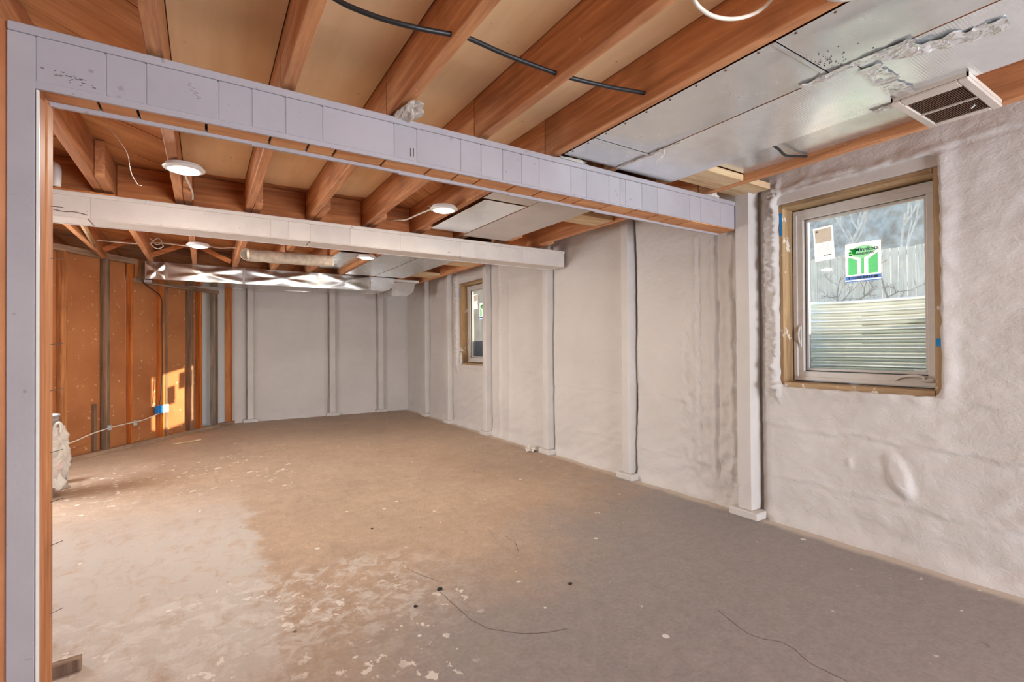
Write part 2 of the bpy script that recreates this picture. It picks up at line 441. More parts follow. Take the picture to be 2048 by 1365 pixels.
def fb(x, y, z=0.0, o=4): return noise.fractal(Vector((x, y, z)), .9, 2.1, o)
def spline(pts, n=8):
    P = [Vector(p) for p in pts]; P = [2*P[0]-P[1]] + P + [2*P[-1]-P[-2]]; out = []
    for i in range(1, len(P)-2):
        for k in range(n):
            t = k/n; a, b, c, d = P[i-1:i+3]
            out.append(.5*((2*b)+(c-a)*t+(2*a-5*b+4*c-d)*t*t+(3*b-a-3*c+d)*t**3))
    out.append(P[-2]); return out
def box1(name, mat, dims, parent=None, ch=0.0, **kw):
    return MB().box(*dims, ch).build(name, mat, parent, **kw)
def ss(a, b, x):
    t = min(1, max(0, (x-a)/(b-a))); return t*t*(3-2*t)

XW, YF, ZC = 3.15, 8.55, 2.36       # foam face of right wall, foam face of far wall, underside of subfloor
ZJ = 2.145                          # underside of the joists
ORD = ['first', 'second', 'third', 'fourth', 'fifth', 'sixth', 'seventh', 'eighth', 'ninth', 'tenth', 'eleventh', 'twelfth']

# ================================================================== THE SETTING
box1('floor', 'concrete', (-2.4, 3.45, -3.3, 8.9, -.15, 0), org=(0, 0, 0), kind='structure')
floor = bpy.data.objects['floor']
def crack(pts, wd=.0022):
    m = MB(); P = []
    for a, b in zip(pts[:-1], pts[1:]):
        n = 5
        for k in range(n):
            t = k/n; P.append((a[0]+(b[0]-a[0])*t+.006*nz(a[0]*9+k*1.7, a[1]*9), a[1]+(b[1]-a[1])*t+.006*nz(a[1]*9, a[0]*7+k*1.7)))
    P.append(pts[-1])
    for i, p in enumerate(P):
        q, r = P[max(0, i-1)], P[min(len(P)-1, i+1)]; d = Vector((r[0]-q[0], r[1]-q[1])).normalized(); ww = wd*(.5+.8*abs(nz(i*.9, p[0])))
        m.v += [(p[0]-d.y*ww, p[1]+d.x*ww, .0006), (p[0]+d.y*ww, p[1]-d.x*ww, .0006)]
    m.f = [(2*i, 2*i+1, 2*i+3, 2*i+2) for i in range(len(P)-1)]
    m.build('crack', 'crackline', floor)
MAT['crackline'] = plain('crack_dirt', (104, 90, 82), .9)
crack([(0.940, 2.133), (0.944, 2.035), (0.951, 1.857), (0.981, 1.755), (1.065, 1.659), (1.141, 1.610), (1.251, 1.576)])
crack([(1.890, 1.327), (1.856, 1.231), (1.837, 1.160), (1.857, 1.099), (1.895, 1.060), (1.891, 1.003), (1.858, 0.941), (1.857, 0.873), (1.862, 0.809)])
crack([(0.889, 2.462), (0.925, 2.352), (0.986, 2.213)])
crack([(1.545, 2.541), (1.547, 2.432), (1.491, 2.303)])
crack([(2.535, 0.642), (2.538, 0.621), (2.521, 0.610)])
ceiling = box1('ceiling', 'plank', (-2.4, 3.45, -3.3, 8.9, ZC+.024, ZC+.12), kind='structure')

# ---- subfloor planks laid on the diagonal
def clip(poly, fn):
    out = []
    for i in range(len(poly)):
        a, b = poly[i], poly[(i+1) % len(poly)]; fa, fb_ = fn(a), fn(b)
        if fa >= 0: out.append(a)
        if (fa >= 0) != (fb_ >= 0):
            t = fa/(fa-fb_); out.append((a[0]+(b[0]-a[0])*t, a[1]+(b[1]-a[1])*t))
    return out
def subfloor():
    r2 = math.sqrt(.5); wd = .184
    x0, x1, y0, y1 = -2.3, 3.3, -1.0, 8.7
    k0 = int((( -y1 + x0)*r2)//wd) - 1; k1 = int(((-y0 + x1)*r2)//wd)+1
    for k in range(k0, k1+1):
        a, b = k*wd + .0025, (k+1)*wd - .0025
        # across-plank coordinate c=(x-y)*r2 ; along d=(x+y)*r2
        P = [((c+d)*r2, (d-c)*r2) for c, d in ((a, -4), (b, -4), (b, 12), (a, 12))]
        for fn in (lambda p: p[0]-x0, lambda p: x1-p[0], lambda p: p[1]-y0, lambda p: y1-p[1]):
            P = clip(P, fn)
            if len(P) < 3: break
        if len(P) < 3: continue
        dz = random.uniform(-.003, .003)
        cx = sum(p[0] for p in P)/len(P); cy = sum(p[1] for p in P)/len(P)
        m = MB()
        # local frame: x along the plank so that the grain follows it
        loc = [(((px-cx)+(py-cy))*r2, ((py-cy)-(px-cx))*r2) for px, py in P]
        m.poly(loc, lambda u, v, t: (u, v, t), 0, .02)
        me = m.mesh('plank'); me.materials.append(MAT['plank'])
        o = bpy.data.objects.new('plank', me); COL.objects.link(o); o.parent = ceiling
        o.location = Vector((cx, cy, ZC+dz)) - wloc(ceiling); o.rotation_euler.z = math.pi/4
subfloor()

JC = [-1.805, -1.388, -.970, -.555, -.137, .276, .696, 1.125, 1.545, 1.955, 2.385, 2.80]   # joist centres
JW = .048
# ---- tan fibreboard panels stapled up between the joists
def fibre(i, y0, y1):
    a, b = JC[i]+JW/2+.004, JC[i+1]-JW/2-.004
    z = ZC-.018
    def fn(u, v):
        x, y = a+(b-a)*u, y0+(y1-y0)*v
        sag = .012*(4*u*(1-u))*(.5+.5*nz(x*1.2, y*1.3, i)) 
        return (x, y, z-sag*.8)
    m = MB().grid(6, 36, fn)
    m.build('fibreboard_panel', 'panel', ceiling, smooth=True)
for i, ys in {4: [(-.6, 3.9)], 5: [(-.6, 3.9)], 6: [(-.6, 3.9)], 7: [(-.6, 2.5)]}.items():
    for y0, y1 in ys: fibre(i, y0, y1)

# ---- foam-covered walls
OPEN = [(.925, 1.758, .88, 2.122), (5.630, 6.463, .88, 2.122)]
STUDS_R = [(1.945, .10, 2.36), (3.045, .08, 2.36), (4.215, .08, 2.13), (5.545, .085, 2.36), (6.69, .07, 2.36), (7.57, .06, 2.36)]
def foam_h(y, z, studs, opens, seed=0.0):
    h = .016*fb(y*1.1, z*1.0, 3+seed, 3) + .005*fb(y*6, z*9, 8+seed, 4) + .0012*nz(y*24, z*44, seed)
    # diagonal spray ripples in the lower part
    h += .0022*math.sin((z*46+y*19)+3.5*fb(y*3, z*3, seed, 2))*ss(1.2, .4, z)
    for c, wd, top in studs:
        d = abs(y-c)-wd/2
        if d < .16 and z < top+.1:
            wob = .02*nz(z*3, c*7)
            if y < c: h -= .045*ss(.026+wob*.5, .004, d) + (.02*ss(.09, .02, d) if c < 2 else 0)          # open joint on the near side
            else: h += .020*ss(.10, .0, d+wob)
    for (a, b, c, e) in opens:
        dy = max(a-y, 0, y-b); dz = max(c-z, 0, z-e); d = math.hypot(dy, dz)
        if d < .12:
            h += .012*ss(.085+.02*nz(y*5, z*5, 3), .0, d)*(1+.8*nz(y*14, z*14, 5))
            if y > b-.02: h += .034*ss(.14, .03, d)*(abs(nz(y*20, z*30, 2))+.5*abs(nz(y*46, z*60, 6)))*1.6
    if seed == 0:
        # lumpy upright ridges where the near beam meets the wall
        if 2.0 < y < 2.52 and z < 1.98:
            for rc, amp in ((2.345, .016), (2.19, .030), (2.055, .034)):
                wob = .016*nz(z*3.5, rc*9)+.007*nz(z*19, rc*3)
                g = (y-rc-wob)
                h -= amp*math.exp(-(g/.0085)**2)*(.55+.9*abs(nz(z*6, rc)))*ss(.14, .24, z)
                h += amp*.55*math.exp(-((g-.03)/.022)**2)*(.8+.7*nz(z*16, rc*5))*ss(.14, .24, z)
            h += .012*fb(y*16, z*11, 2, 3)*ss(1.9, 1.2, z)
        # horizontal creases
        for zc, amp, ya, yb in ((1.12, .004, 2.4, 4.4), (.62, .005, .2, 1.9), (.86, .004, .2, .9), (.30, .003, .4, 3.8), (2.15, .006, 0, 1.9), (.74, .003, 2.4, 4.4)):
            if ya < y < yb:
                wz = zc+.05*nz(y*2.5, zc*5)+.02*nz(y*11, zc)+.008*nz(y*40, zc)
                h += amp*math.exp(-((z-wz)/.014)**2) - amp*.8*math.exp(-((z-wz+.02)/.012)**2)
        # the oval drip
        q = ((y-1.115-(z-.45)*.32)/.050)**2 + ((z-.45)/.115)**2
        if q < 1.6: h += (.010+.014*ss(.55, .37, z))*ss(1.5, .3, q)
        h += .010*math.exp(-(((y-1.35)/.014)**2+((z-.47)/.03)**2))
        # rounded drip frame on the bay behind the far beam
        if 4.3 < y < 5.5:
            r = abs(max(abs(y-4.62)-.42, (z-1.95)*.6)); h += .012*math.exp(-(r/.03)**2)
            h += .014*math.exp(-((y-5.28-.02*nz(z*3, 2))/.03)**2)
    h += .03*ss(.10, .0, z)*(.6+.5*nz(y*4, seed))                      # toe at the floor
    return h

def lines(a, b, step, forced):
    L = sorted(set([a, b]+[f for f in forced if a < f < b])); out = []
    for p, q in zip(L[:-1], L[1:]):
        n = max(1, round((q-p)/step)); out += [p+(q-p)*i/n for i in range(n)]
    return out+[b]

def foam_wall(name, to_world, us, zs, studs, opens, seed, parent_loc):
    nu, nzv = len(us), len(zs); V = []; Fc = []
    for z in zs:
        for u in us:
            V.append([u, foam_h(u, z, studs, opens, seed), z])
    def inside(u, z): return any(a < u < b and c < z < e for a, b, c, e in opens)
    for j in range(nzv-1):
        for i in range(nu-1):
            if inside((us[i]+us[i+1])/2, (zs[j]+zs[j+1])/2): continue
            a = j*nu+i; Fc.append((a, a+1, a+nu+1, a+nu))
    # irregular lip round the openings, returning towards the lumber
    extra = []
    for (a, b, c, e) in opens:
        ring = []
        iu = [i for i, u in enumerate(us) if a-1e-6 <= u <= b+1e-6]; jz = [j for j, z in enumerate(zs) if c-1e-6 <= z <= e+1e-6]
        ring += [(i, jz[0]) for i in iu] + [(iu[-1], j) for j in jz[1:]] + [(i, jz[-1]) for i in iu[-2::-1]] + [(iu[0], j) for j in jz[-2:0:-1]]
        for (i, j) in ring:
            k = j*nu+i; u, z = us[i], zs[j]
            rc = .05                                             # round the corners
            cu = min(max(u, a+rc), b-rc); cz = min(max(z, c+rc), e-rc)
            if (u-cu) and (z-cz):
                d = math.hypot(u-cu, z-cz); V[k][0] = cu+(u-cu)*rc/d; V[k][2] = cz+(z-cz)*rc/d
            V[k][0] += .007*nz(u*17, z*17, 1); V[k][2] += .007*nz(u*17, z*17, 9)
        st = len(V)
        for (i, j) in ring:
            k = j*nu+i; V.append([V[k][0], -.03, V[k][2]])
        n = len(ring)
        for q in range(n):
            k0, k1 = ring[q][1]*nu+ring[q][0], ring[(q+1) % n][1]*nu+ring[(q+1) % n][0]
            Fc.append((k0, k1, st+(q+1) % n, st+q))
    m = MB(); m.v = [to_world(*p) for p in V]; m.f = Fc
    return m
ys = lines(-.6, 4.6, .0125, [.925, 1.758]) + lines(4.6, YF+.05, .022, [5.630, 6.463])[1:]
zs = lines(0, 2.40, .0125, [.88, 2.122])
m = foam_wall('wall_right', lambda u, h, z: (XW-h, u, z), ys, zs, STUDS_R, OPEN, 0, None)
wall_r = m.build('wall_right', 'foam', None, smooth=True, kind='structure')
# the masonry behind the foam, left open at the windows
m = MB(); xa, xb = XW+.045, 3.42
yy = [-3.3, OPEN[0][0]-.01, OPEN[0][1]+.01, OPEN[1][0]-.01, OPEN[1][1]+.01, 8.9]
m.box(xa, xb, yy[0], yy[1], 0, 2.5).box(xa, xb, yy[2], yy[3], 0, 2.5).box(xa, xb, yy[4], yy[5], 0, 2.5)
for a, b in ((yy[1], yy[2]), (yy[3], yy[4])): m.box(xa, xb, a, b, 0, .87).box(xa, xb, a, b, 2.13, 2.5)
m.box(XW, xa, -3.3, -.55, 0, 2.5)
m.build('masonry', 'studw', wall_r)

xs = lines(-.8, XW+.05, .02, [])
STUDS_F = [(.61, .08, 2.36), (1.825, .085, 2.36), (2.64, .085, 2.36)]
zs2 = lines(0, 2.40, .02, [])
m = foam_wall('wall_far', lambda u, h, z: (u, YF-h, z), xs, zs2, STUDS_F, [], 4.0, None)
wall_f = m.build('wall_far', 'foam', None, smooth=True, kind='structure')
MB().box(-2.4, 3.42, YF+.06, YF+.25, 0, 2.5).build('masonry', 'studw', wall_f)

def wall_stud(wall, kind, c, wd, top, face):
    base = .05
    ch = .004
    if kind == 'R':
        st = box1('stud', 'studw', (face, XW+.03, c-wd/2, c+wd/2, base, top), wall, ch)
        box1('base_block', 'studw', (face-.03, XW+.02, c-wd/2-.055, c+wd/2+.05, 0, base), st, .006)
    else:
        st = box1('stud', 'studw', (c-wd/2, c+wd/2, face, YF+.03, base, top), wall, ch)
        box1('base_block', 'studw', (c-wd/2-.06, c+wd/2+.06, face-.03, YF+.02, 0, base), st, .006)
for c, wd, top in STUDS_R: wall_stud(wall_r, 'R', c, wd, top if top < 2.3 else ZC-.002, XW-.075 if c > 2 else XW-.085)
for c, wd, top in STUDS_F: wall_stud(wall_f, 'F', c, wd, ZC-.002, YF-.06)

# ---- walls outside the frame that close the basement (side opening for daylight, back opening cut for the added fill)
m = MB().box(-2.2, -2.08, 1.9, 4.55, 0, 2.5).box(-2.2, -2.08, 5.5, 6.2, 0, 2.5).box(-2.2, -2.08, 4.55, 5.5, 0, .8).box(-2.2, -2.08, 4.55, 5.5, 1.95, 2.5)
m.build('wall_side', 'studw', kind='structure')
m = MB().box(-2.2, .85, -3.12, -3.0, 0, 2.5).box(2.95, 3.3, -3.12, -3.0, 0, 2.5).box(.85, 2.95, -3.12, -3.0, 0, .12).box(.85, 2.95, -3.12, -3.0, 1.55, 2.5)
m.build('wall_back', 'studw', kind='structure')
m = MB().box(-2.2, -2.08, -3.0, 1.9, 0, 2.5); m.build('wall_rear_side', 'studw', kind='structure')

# ---- partition left of the near opening
part = box1('wall_partition', 'partition', (-2.08, -.492, 2.012, 2.03, 0, ZJ-.012), kind='structure')
for z in (.55, 1.06, 1.62, .86, .32):
    MB().lathe([(0, -.0), (.006, 0), (.006, .003), (0, .003)], 10).build('screw', 'steel', None)
    o = bpy.context.scene.collection.objects[-1]
    o.parent = part; o.rotation_euler.x = math.pi/2
    o.location = Vector((-.512-.012*((z*10) % 2), 2.0135, z)) - wloc(part)

# ---- diagonal wall of orange hardboard
DP, DU, DN = Vector((-.895, 6.928, 0)), Vector((.6232, .7821, 0)), Vector((.7821, -.6232, 0))
DANG = math.atan2(DU.y, DU.x)
wall_l = empty('wall_left', tuple(DP), kind='structure'); wall_l.rotation_euler.z = DANG     # local x along wall, local -y towards the room
def dpart(name, mat, s0, s1, d0, d1, z0, z1, parent=None, ch=.002):
    """s along the wall, d out from the front line of the studs (negative = behind)"""
    m = MB().box(s0, s1, -d1, -d0, z0, z1, ch); c = [((min(v[i] for v in m.v)+max(v[i] for v in m.v))/2) for i in range(3)]
    me = m.mesh(name, c); me.materials.append(MAT[mat]); o = bpy.data.objects.new(name, me); COL.objects.link(o)
    p = parent or wall_l; o.parent = p; o.location = Vector(c) - (p.location if p is not wall_l else Vector((0, 0, 0))); return o
for a, b in ((-1.9, -.475), (-.470, .305), (.310, 1.20), (1.205, 1.375)):
    dpart('hardboard_panel', 'hardboard', a, b, -.090, -.084, 0.02, 2.2 if b < .4 else 1.96, ch=0)
for a, b, mt, top, d in ((-1.45, -1.41, 'stud', 2.14, 0), (-.96, -.92, 'stud_grey', 2.14, 0), (-.478, -.436, 'stud', 2.14, 0), (-.012, .030, 'stud_grey', 2.14, 0), (.315, .347, 'stud_orange', 2.14, -.02),
                         (.745, .778, 'stud_orange', 1.93, .0), (.782, .818, 'stud_grey', 1.93, 0), (1.212, 1.252, 'stud_grey', 1.93, 0), (1.375, 1.415, 'stud_orange', 1.93, 0), (1.66, 1.72, 'stud_grey', 1.93, 0), (1.975, 2.02, 'stud_orange', 2.05, 0)):
    dpart('stud', mt, a, b, -.083, d, .04, top)
dpart('stud', 'stud_grey', -.105, -.075, -.083, -.05, .04, .55)
dpart('top_plate', 'plate', -1.95, .47, -.055, .012, 2.14, 2.20)
dpart('lower_plate', 'plate', .348, 1.735, -.055, .01, 1.93, 1.98)
dpart('bottom_plate', 'plate', -1.9, 2.25, -.055, .004, 0, .04)
dpart('end_block', 'stud', .36, .40, -.05, .03, 1.985, 2.20)

# ================================================================== FRAMING
for i, xc in enumerate(JC):
    side = 'pale' if i > 8 else 'rust brown'
    nm = ORD[max(0, i-3)]
    if i >= 3:
        lab = {3: 'rust brown joist leftmost over the white corner post', 4: 'narrow rust brown joist meeting near beam above the left end', 5: 'rust brown joist second from left in front of near beam', 6: 'joist carrying the plaster lump where it meets near beam',
               7: 'rust brown joist crossed by black cable, between plaster joist and sheet metal', 8: 'rust brown joist edging the silver sheet metal pans', 9: 'joist hidden above the seam of the first metal pan', 10: 'joist above the outer edge of the foil board', 11: 'orange edge joist running just above the large window'}[i]
        ztop = ZC-.004
        MB().chbox(xc-JW/2, xc+JW/2, -.9, 2.068, ZJ, ztop, .003).build('ceiling_joist', 'joist', label=lab, cat='joist', group='joists before the near beam')
    lab2 = ('orange edge joist along the foam wall between the two white beams' if i == 11 else '%s joist from the left between the two white beams' % ORD[i-2] if i >= 2 else None)
    if lab2: MB().chbox(xc-JW/2, xc+JW/2, 2.072, 4.10, ZJ, ZC-.004, .003).build('ceiling_joist', 'joist', label=lab2, cat='joist', group='joists between the beams')
    if i >= 1:
        x2 = xc+JW+.002
        lab3 = 'orange edge joist along the foam wall beyond the far white beam' if i == 11 else '%s joist from the left beyond the far white beam' % ORD[i-1]
        MB().chbox(x2-JW/2, x2+JW/2, 3.70+.07*((i*7) % 3-1), 8.5, ZJ-.004, ZC-.004, .003).build('ceiling_joist', 'joist', label=lab3, cat='joist', group='joists beyond the far beam')

# ---- near beam
def beam(name, label, Y0, Y1, x0, x1, zb, zt, grooves, under, front_mat, under_mat, gap, slope=0.0):
    root = empty(name, (x0, Y0, zb), label, 'beam')
    bz = lambda x: zb - slope*(x-x0)
    MB().box(x0, x1, Y0+.014, Y1-.006, zb+.011, zt-.002).build('core', 'dark' if slope else 'soffit', root)
    g = [x0]+sorted(grooves)+[x1]
    for a, b in zip(g[:-1], g[1:]):
        MB().chbox(a+gap/2, b-gap/2, Y0, Y0+.012, bz((a+b)/2)+.004, zt-.026, .0022).build('face_panel', front_mat, root)
    MB().box(x0, x1, Y0+.0028, Y0+.013, bz(x1)+.006, zt-.03).build('face_backing', front_mat, root)
    u = [x0]+sorted(under)+[x1]
    for a, b in zip(u[:-1], u[1:]):
        z = bz((a+b)/2); MB().chbox(a+.0042, b-.0042, Y0+.006, Y1-.012, z, z+.010, .001).build('soffit_panel', under_mat, root)
    n = 6
    for k in range(n):
        a = x0+(x1-x0)*k/n; b = x0+(x1-x0)*(k+1)/n; z = bz((a+b)/2)
        MB().box(a, b, Y1-.012, Y1, z-(.013 if slope else .004), z+.012).build('edge_trim', front_mat, root)
    MB().chbox(x0-.06 if slope else x0, x1, Y0-.008, Y0+.02, zt-.027, zt, .003).build('top_trim', front_mat, root)
    return root
G1 = [-.264, -.161, .044, .148, .26, .392, .679, .78, .991, 1.097, 1.215, 1.324, 1.43, 1.636, 1.743, 1.907, 1.991, 2.034, 2.168, 2.3, 2.594, 2.703, 2.911]
U1 = [-.291, -.188, .009, .217, .353, .456, .659, .864, 1.001, 1.119, 1.31, 1.47, 1.65, 1.74, 1.941, 2.143, 2.331, 2.466, 2.62]
beam1 = beam('wooden_beam', 'near grey-white panelled beam with bare wood underside', 2.0, 2.145, -.428, 3.10, 1.962, 2.128, G1, U1, 'lav', 'soffit', .004, .0068)
G2 = [.956*x for x in (-.618, .43, .555, .711, 1.02, 1.445, 2.028, 2.181, 2.301, 2.458, 2.722)]
beam2 = beam('wooden_beam', 'far white painted beam, lower in the picture, behind the near one', 3.92, 4.13, -2.05, 3.115, 1.952, 2.112, [-1.6, -1.1]+G2, [-1.5, -.9, -.6, .68, 1.94], 'white', 'white', .003)
for x, z in ((.752, 1.975), (.765, 1.977)):
    MB().box(x, x+.003, 1.998, 2.001, z, z+.035).build('nail', 'rust', beam1)

rnd = random.Random(4)
MAT['scribble'] = plain('pencil_smear', (150, 134, 134), .8)
MAT['chip'] = plain('paint_chip', (92, 76, 72), .8)
for k in range(26):
    x = -.355+rnd.gauss(0, .03); z = 1.995+rnd.gauss(0, .010); L = rnd.uniform(.002, .011)
    MB().box(x, x+L, 1.9994, 1.9999, z, z+rnd.uniform(.0008, .0024)).build('paint_chip', 'chip', beam1)
MB().tube(spline([(-.045+.009*math.sin(t*2.1)+.003*t, 1.9996, 2.070-.0045*t) for t in [q*.5 for q in range(24)]], 4), .0006, 4).build('pencil_scribble', 'scribble', beam1)

# ---- white corner post at the left
post = empty('corner_post', (-.455, 2.0, 0), 'white painted post with bare wood side at the left edge', 'post')
MB().chbox(-.489, -.428, 1.998, 2.010, 0, 2.101, .002).build('face_board', 'lav', post)
MB().chbox(-.4895, -.486, 2.010, 2.035, 0, 2.10, .001).build('edge_strip', 'trimw', post)
MB().chbox(-.426, -.419, 2.0, 2.012, 0, 1.94, .001).build('corner_strip', 'trimw', post)
MB().chbox(-.485, -.423, 2.013, 2.090, 0, 1.955, .003).build('jamb_board', 'jamb', post)
MB().chbox(-.485, -.420, 2.097, 2.168, 0, 1.955, .003).build('jamb_board', 'jamb', post)
for z in (.30, .52, .66, .82, 1.02, 1.17, 1.45, 1.62):
    MB().tube([(-.43, 2.13, z), (-.392, 2.155, z+.006)], .0013, 5).build('nail', 'steel', post)

# ---- plaster lumps and scraps
def lump(name, mat, c, r, label, cat, seed=0, amp=.5, sub=3, parent=None, flat=None, group=None):
    bm = bmesh.new(); bmesh.ops.create_icosphere(bm, subdivisions=sub, radius=1)
    m = MB(); bm.verts.index_update()
    for v in bm.verts:
        d = v.co.normalized(); k = 1+amp*fb(d.x*1.7+seed, d.y*1.7, d.z*1.7, 4)
        m.v.append((c[0]+d.x*r[0]*k, c[1]+d.y*r[1]*k, c[2]+d.z*r[2]*k))
    m.f = [tuple(v.index for v in f.verts) for f in bm.faces]; bm.free()
    return m.build(name, mat, parent, smooth=False, label=label, cat=cat, group=group)
lump('plaster_lump', 'plaster', (.725, 1.945, 2.130), (.040, .105, .016), 'jagged white plaster lump stuck where a joist meets near beam', 'plaster', 2, .55, 4)
lump('plaster_lump', 'plaster', (1.66, 2.02, 2.142), (.10, .016, .012), 'torn white plaster ridge on near beam under the metal pan', 'plaster', 6, .9)
lump('plaster_lump', 'plaster', (2.86, 2.035, 2.15), (.07, .03, .035), 'crumbly plaster lump on the right end of near beam', 'plaster', 9, .7)

# ---- pale blocking boards bridging the edge joist
for (a, b, c, d, lab) in ((2.412, 2.772, 1.745, 1.945, 'pale blocking board in front of near beam beside the window'), (2.412, 2.772, 2.86, 3.08, 'pale blocking board between the beams under the edge joist'),
                          (2.462, 2.822, 5.18, 5.49, 'nearer pale blocking board beyond the far beam'), (2.462, 2.822, 6.37, 6.68, 'farther pale blocking board above the duct boot')):
    MB().chbox(a, b, c, d, ZJ+.004, ZJ+.042, .002).build('blocking_board', 'pale_x', label=lab, cat='board', group='blocking boards by the edge joist')
MB().chbox(2.86, 3.12, 1.78, 1.995, ZJ+.02, ZJ+.06, .002).build('blocking_board', 'pale_x', label='short pale board at the head of the white wall post', cat='board')

# ---- upright blocking over the far beam
for k, i in enumerate(range(2, 9)):
    a, b = JC[i]+JW/2+(.055), JC[i+1]-JW/2-.003
    MB().chbox(a, b, 4.055, 4.093, 2.114, ZC-.006, .002).build('blocking', 'joist_x', label='%s upright blocking board from left on top of the far beam' % ORD[k], cat='board', group='blocking over the far beam')
m = MB(); n = 24
for j in range(n):
    x = -.82+.34*j/n; m.chbox(x, x+.34/n+.012, 3.915+.004*nz(j*1.3, 2), 3.945, 2.112, 2.121+.008*abs(nz(j*.9, 5)), .001)
m.build('splintered_strip', 'joist_x', label='splintered orange wood strip on the left end of far beam', cat='wood strip')

# ---- diagonal bridging between the far joists
for p, q, lab in (((-.89, 6.6, 2.187), (-.64, 6.6, 2.325), 'leftmost diagonal bridging strut above the orange wall'), ((-.50, 6.6, 2.160), (-.135, 6.6, 2.335), 'rising diagonal bridging strut left of the far ceiling light'), ((-.03, 6.6, 2.30), (.27, 6.6, 2.160), 'falling diagonal bridging strut right of the far ceiling light')):
    MB().bar(p, q, .05, .022, (0, 1, 0), .001).build('bridging_strut', 'joist_x', label=lab, cat='strut', group='bridging struts between far joists')

# ================================================================== SHEET METAL
def sheet(name, mat, x0, x1, y0, y1, z, label, cat='sheet metal', amp=.004, seed=0.0, hem=True, group=None, fold=.012):
    nu, nv = max(8, int((x1-x0)/.03)), max(8, int((y1-y0)/.03))
    def fn(u, v):
        x, y = x0+(x1-x0)*u, y0+(y1-y0)*v
        e = min(u, 1-u, v*3, (1-v)*3); e = min(1, max(0, e*5))
        return (x, y, z + amp*e*fb(x*2.4+seed, y*2.0, seed, 3) - .004*e)
    root = empty(name, ((x0+x1)/2, (y0+y1)/2, z), label, cat, group)
    MB().grid(nu, nv, fn).build('panel', mat, root, smooth=True)
    if hem:
        MB().box(x0, x1, y0, y0+fold, z-.004, z-.001).build('hem', mat, root)
        n = max(2, int((y1-y0)/.11))
        for k in range(n):
            y = y0+(k+.5)*(y1-y0)/n
            o = MB().lathe([(.0, -.003), (.004, -.002), (.005, .001), (0, .001)], 8, (x0+.012, y, z-.001)).build('nail_head', 'rust', root)
    return root
sheet('joist_pan', 'galv', 1.572, 1.940, 1.742, 1.975, ZJ-.003, 'short galvanised pan touching the near beam', seed=1)
sheet('joist_pan', 'galv', 1.572, 1.940, .876, 1.738, ZJ-.003, 'long dull galvanised pan beside the rust brown joist', seed=2, amp=.007)
sheet('joist_pan', 'galv', 1.572, 1.930, -.5, .872, ZJ-.003, 'nearest galvanised pan below the ceiling light at the top edge', seed=3, amp=.007)
sheet('foil_board', 'foil', 1.948, 2.400, .800, 1.985, ZJ-.003, 'long ribbed foil board between metal pan and edge joist', 'foil board', .005, 4, False)
sheet('foil_board', 'foil', 1.938, 2.410, -.5, .796, ZJ-.003, 'nearest ribbed foil board beside the ceiling vent', 'foil board', .005, 5, False)
sheet('joist_pan', 'galv', 2.414, 2.774, .86, 1.735, 2.188, 'recessed shiny pan directly above the large window', amp=.004, seed=6, hem=False)
sheet('foil_board', 'foil', 1.600, 1.935, 2.86, 3.80, ZJ-.006, 'printed foil board beside the middle ceiling light', 'foil board', .004, 7, False)
sheet('joist_pan', 'studw', 1.572, 1.945, 2.165, 2.84, ZJ-.004, 'white sprayed pan just behind the near beam', amp=.004, seed=8, hem=False)
sheet('joist_pan', 'studw', 1.950, 2.408, 2.165, 3.91, ZJ-.004, 'long white sprayed pan between the two beams', amp=.004, seed=9, hem=False)
sheet('joist_pan', 'galv', 1.62, 2.02, 4.15, 6.80, ZJ-.006, 'dull galvanised pan beyond far beam, left of two', amp=.006, seed=10, hem=False)
sheet('joist_pan', 'galv', 2.03, 2.456, 4.15, 6.80, ZJ-.006, 'dull galvanised pan beyond far beam, right of two', amp=.006, seed=11, hem=False)
sheet('joist_pan', 'galv', 1.205, 1.565, 5.55, 6.78, 2.20, 'recessed galvanised pan left of the farthest right ceiling light', amp=.006, seed=12, hem=False)
def strip(name, mat, pts, wdt, label, seed, amp=.012, n=46):
    """crumpled strip of tape along a path just under the pans"""
    P = spline(pts, n//(len(pts)-1)); rows = 9
    def fn(u, v):
        i = min(len(P)-1, int(v*(len(P)-1))); p = P[i]; d = (P[min(i+1, len(P)-1)]-P[max(i-1, 0)]).normalized(); sd = Vector((d.y, -d.x, 0)).normalized()
        ww = wdt*(.75+.5*nz(v*9, seed)); q = p + sd*((u-.5)*ww)
        k = amp*(abs(fb(q.x*15+seed, q.y*15, seed, 2))+.2*nz(q.x*34, q.y*34))
        return (q.x+.01*nz(u*5, v*12, seed), q.y+.01*nz(v*12, u*5, seed), q.z-k-.002)
    return MB().grid(rows, len(P)-1, fn).build(name, mat, None, smooth=False, label=label, cat='tape')
zt = ZJ-.006
rnd = random.Random(9); m = MB()
for k in range(150):
    x = 1.84+rnd.gauss(0, .045); y = .90+rnd.gauss(0, .07); r = rnd.uniform(.0012, .0030)
    if x < 1.925 and y < .868: m.lathe([(0, 0), (r, 0), (r, .0008)], 6, (x, y, ZJ-.0078))
pk = m.build('speckles', 'dark', bpy.data.objects['joist_pan.002'] if 'joist_pan.002' in bpy.data.objects else None); pk['kind'] = 'stuff'
strip('foil_tape', 'foil_crumple', [(1.93, .98, zt), (1.925, .86, zt), (1.93, .74, zt), (1.93, .63, zt)], .05, 'crumpled foil tape along the seam beside the speckled pan', 1, .009)
strip('foil_tape', 'foil_crumple', [(1.96, .72, zt), (2.01, .62, zt), (2.06, .52, zt), (2.07, .44, zt)], .11, 'large torn crumpled foil patch near the top right', 2, .014)
strip('foil_tape', 'foil_crumple', [(1.99, .778, zt-.001), (2.15, .782, zt-.001), (2.37, .785, zt-.001)], .085, 'flat foil tape joining the two ribbed foil boards', 3, .003)
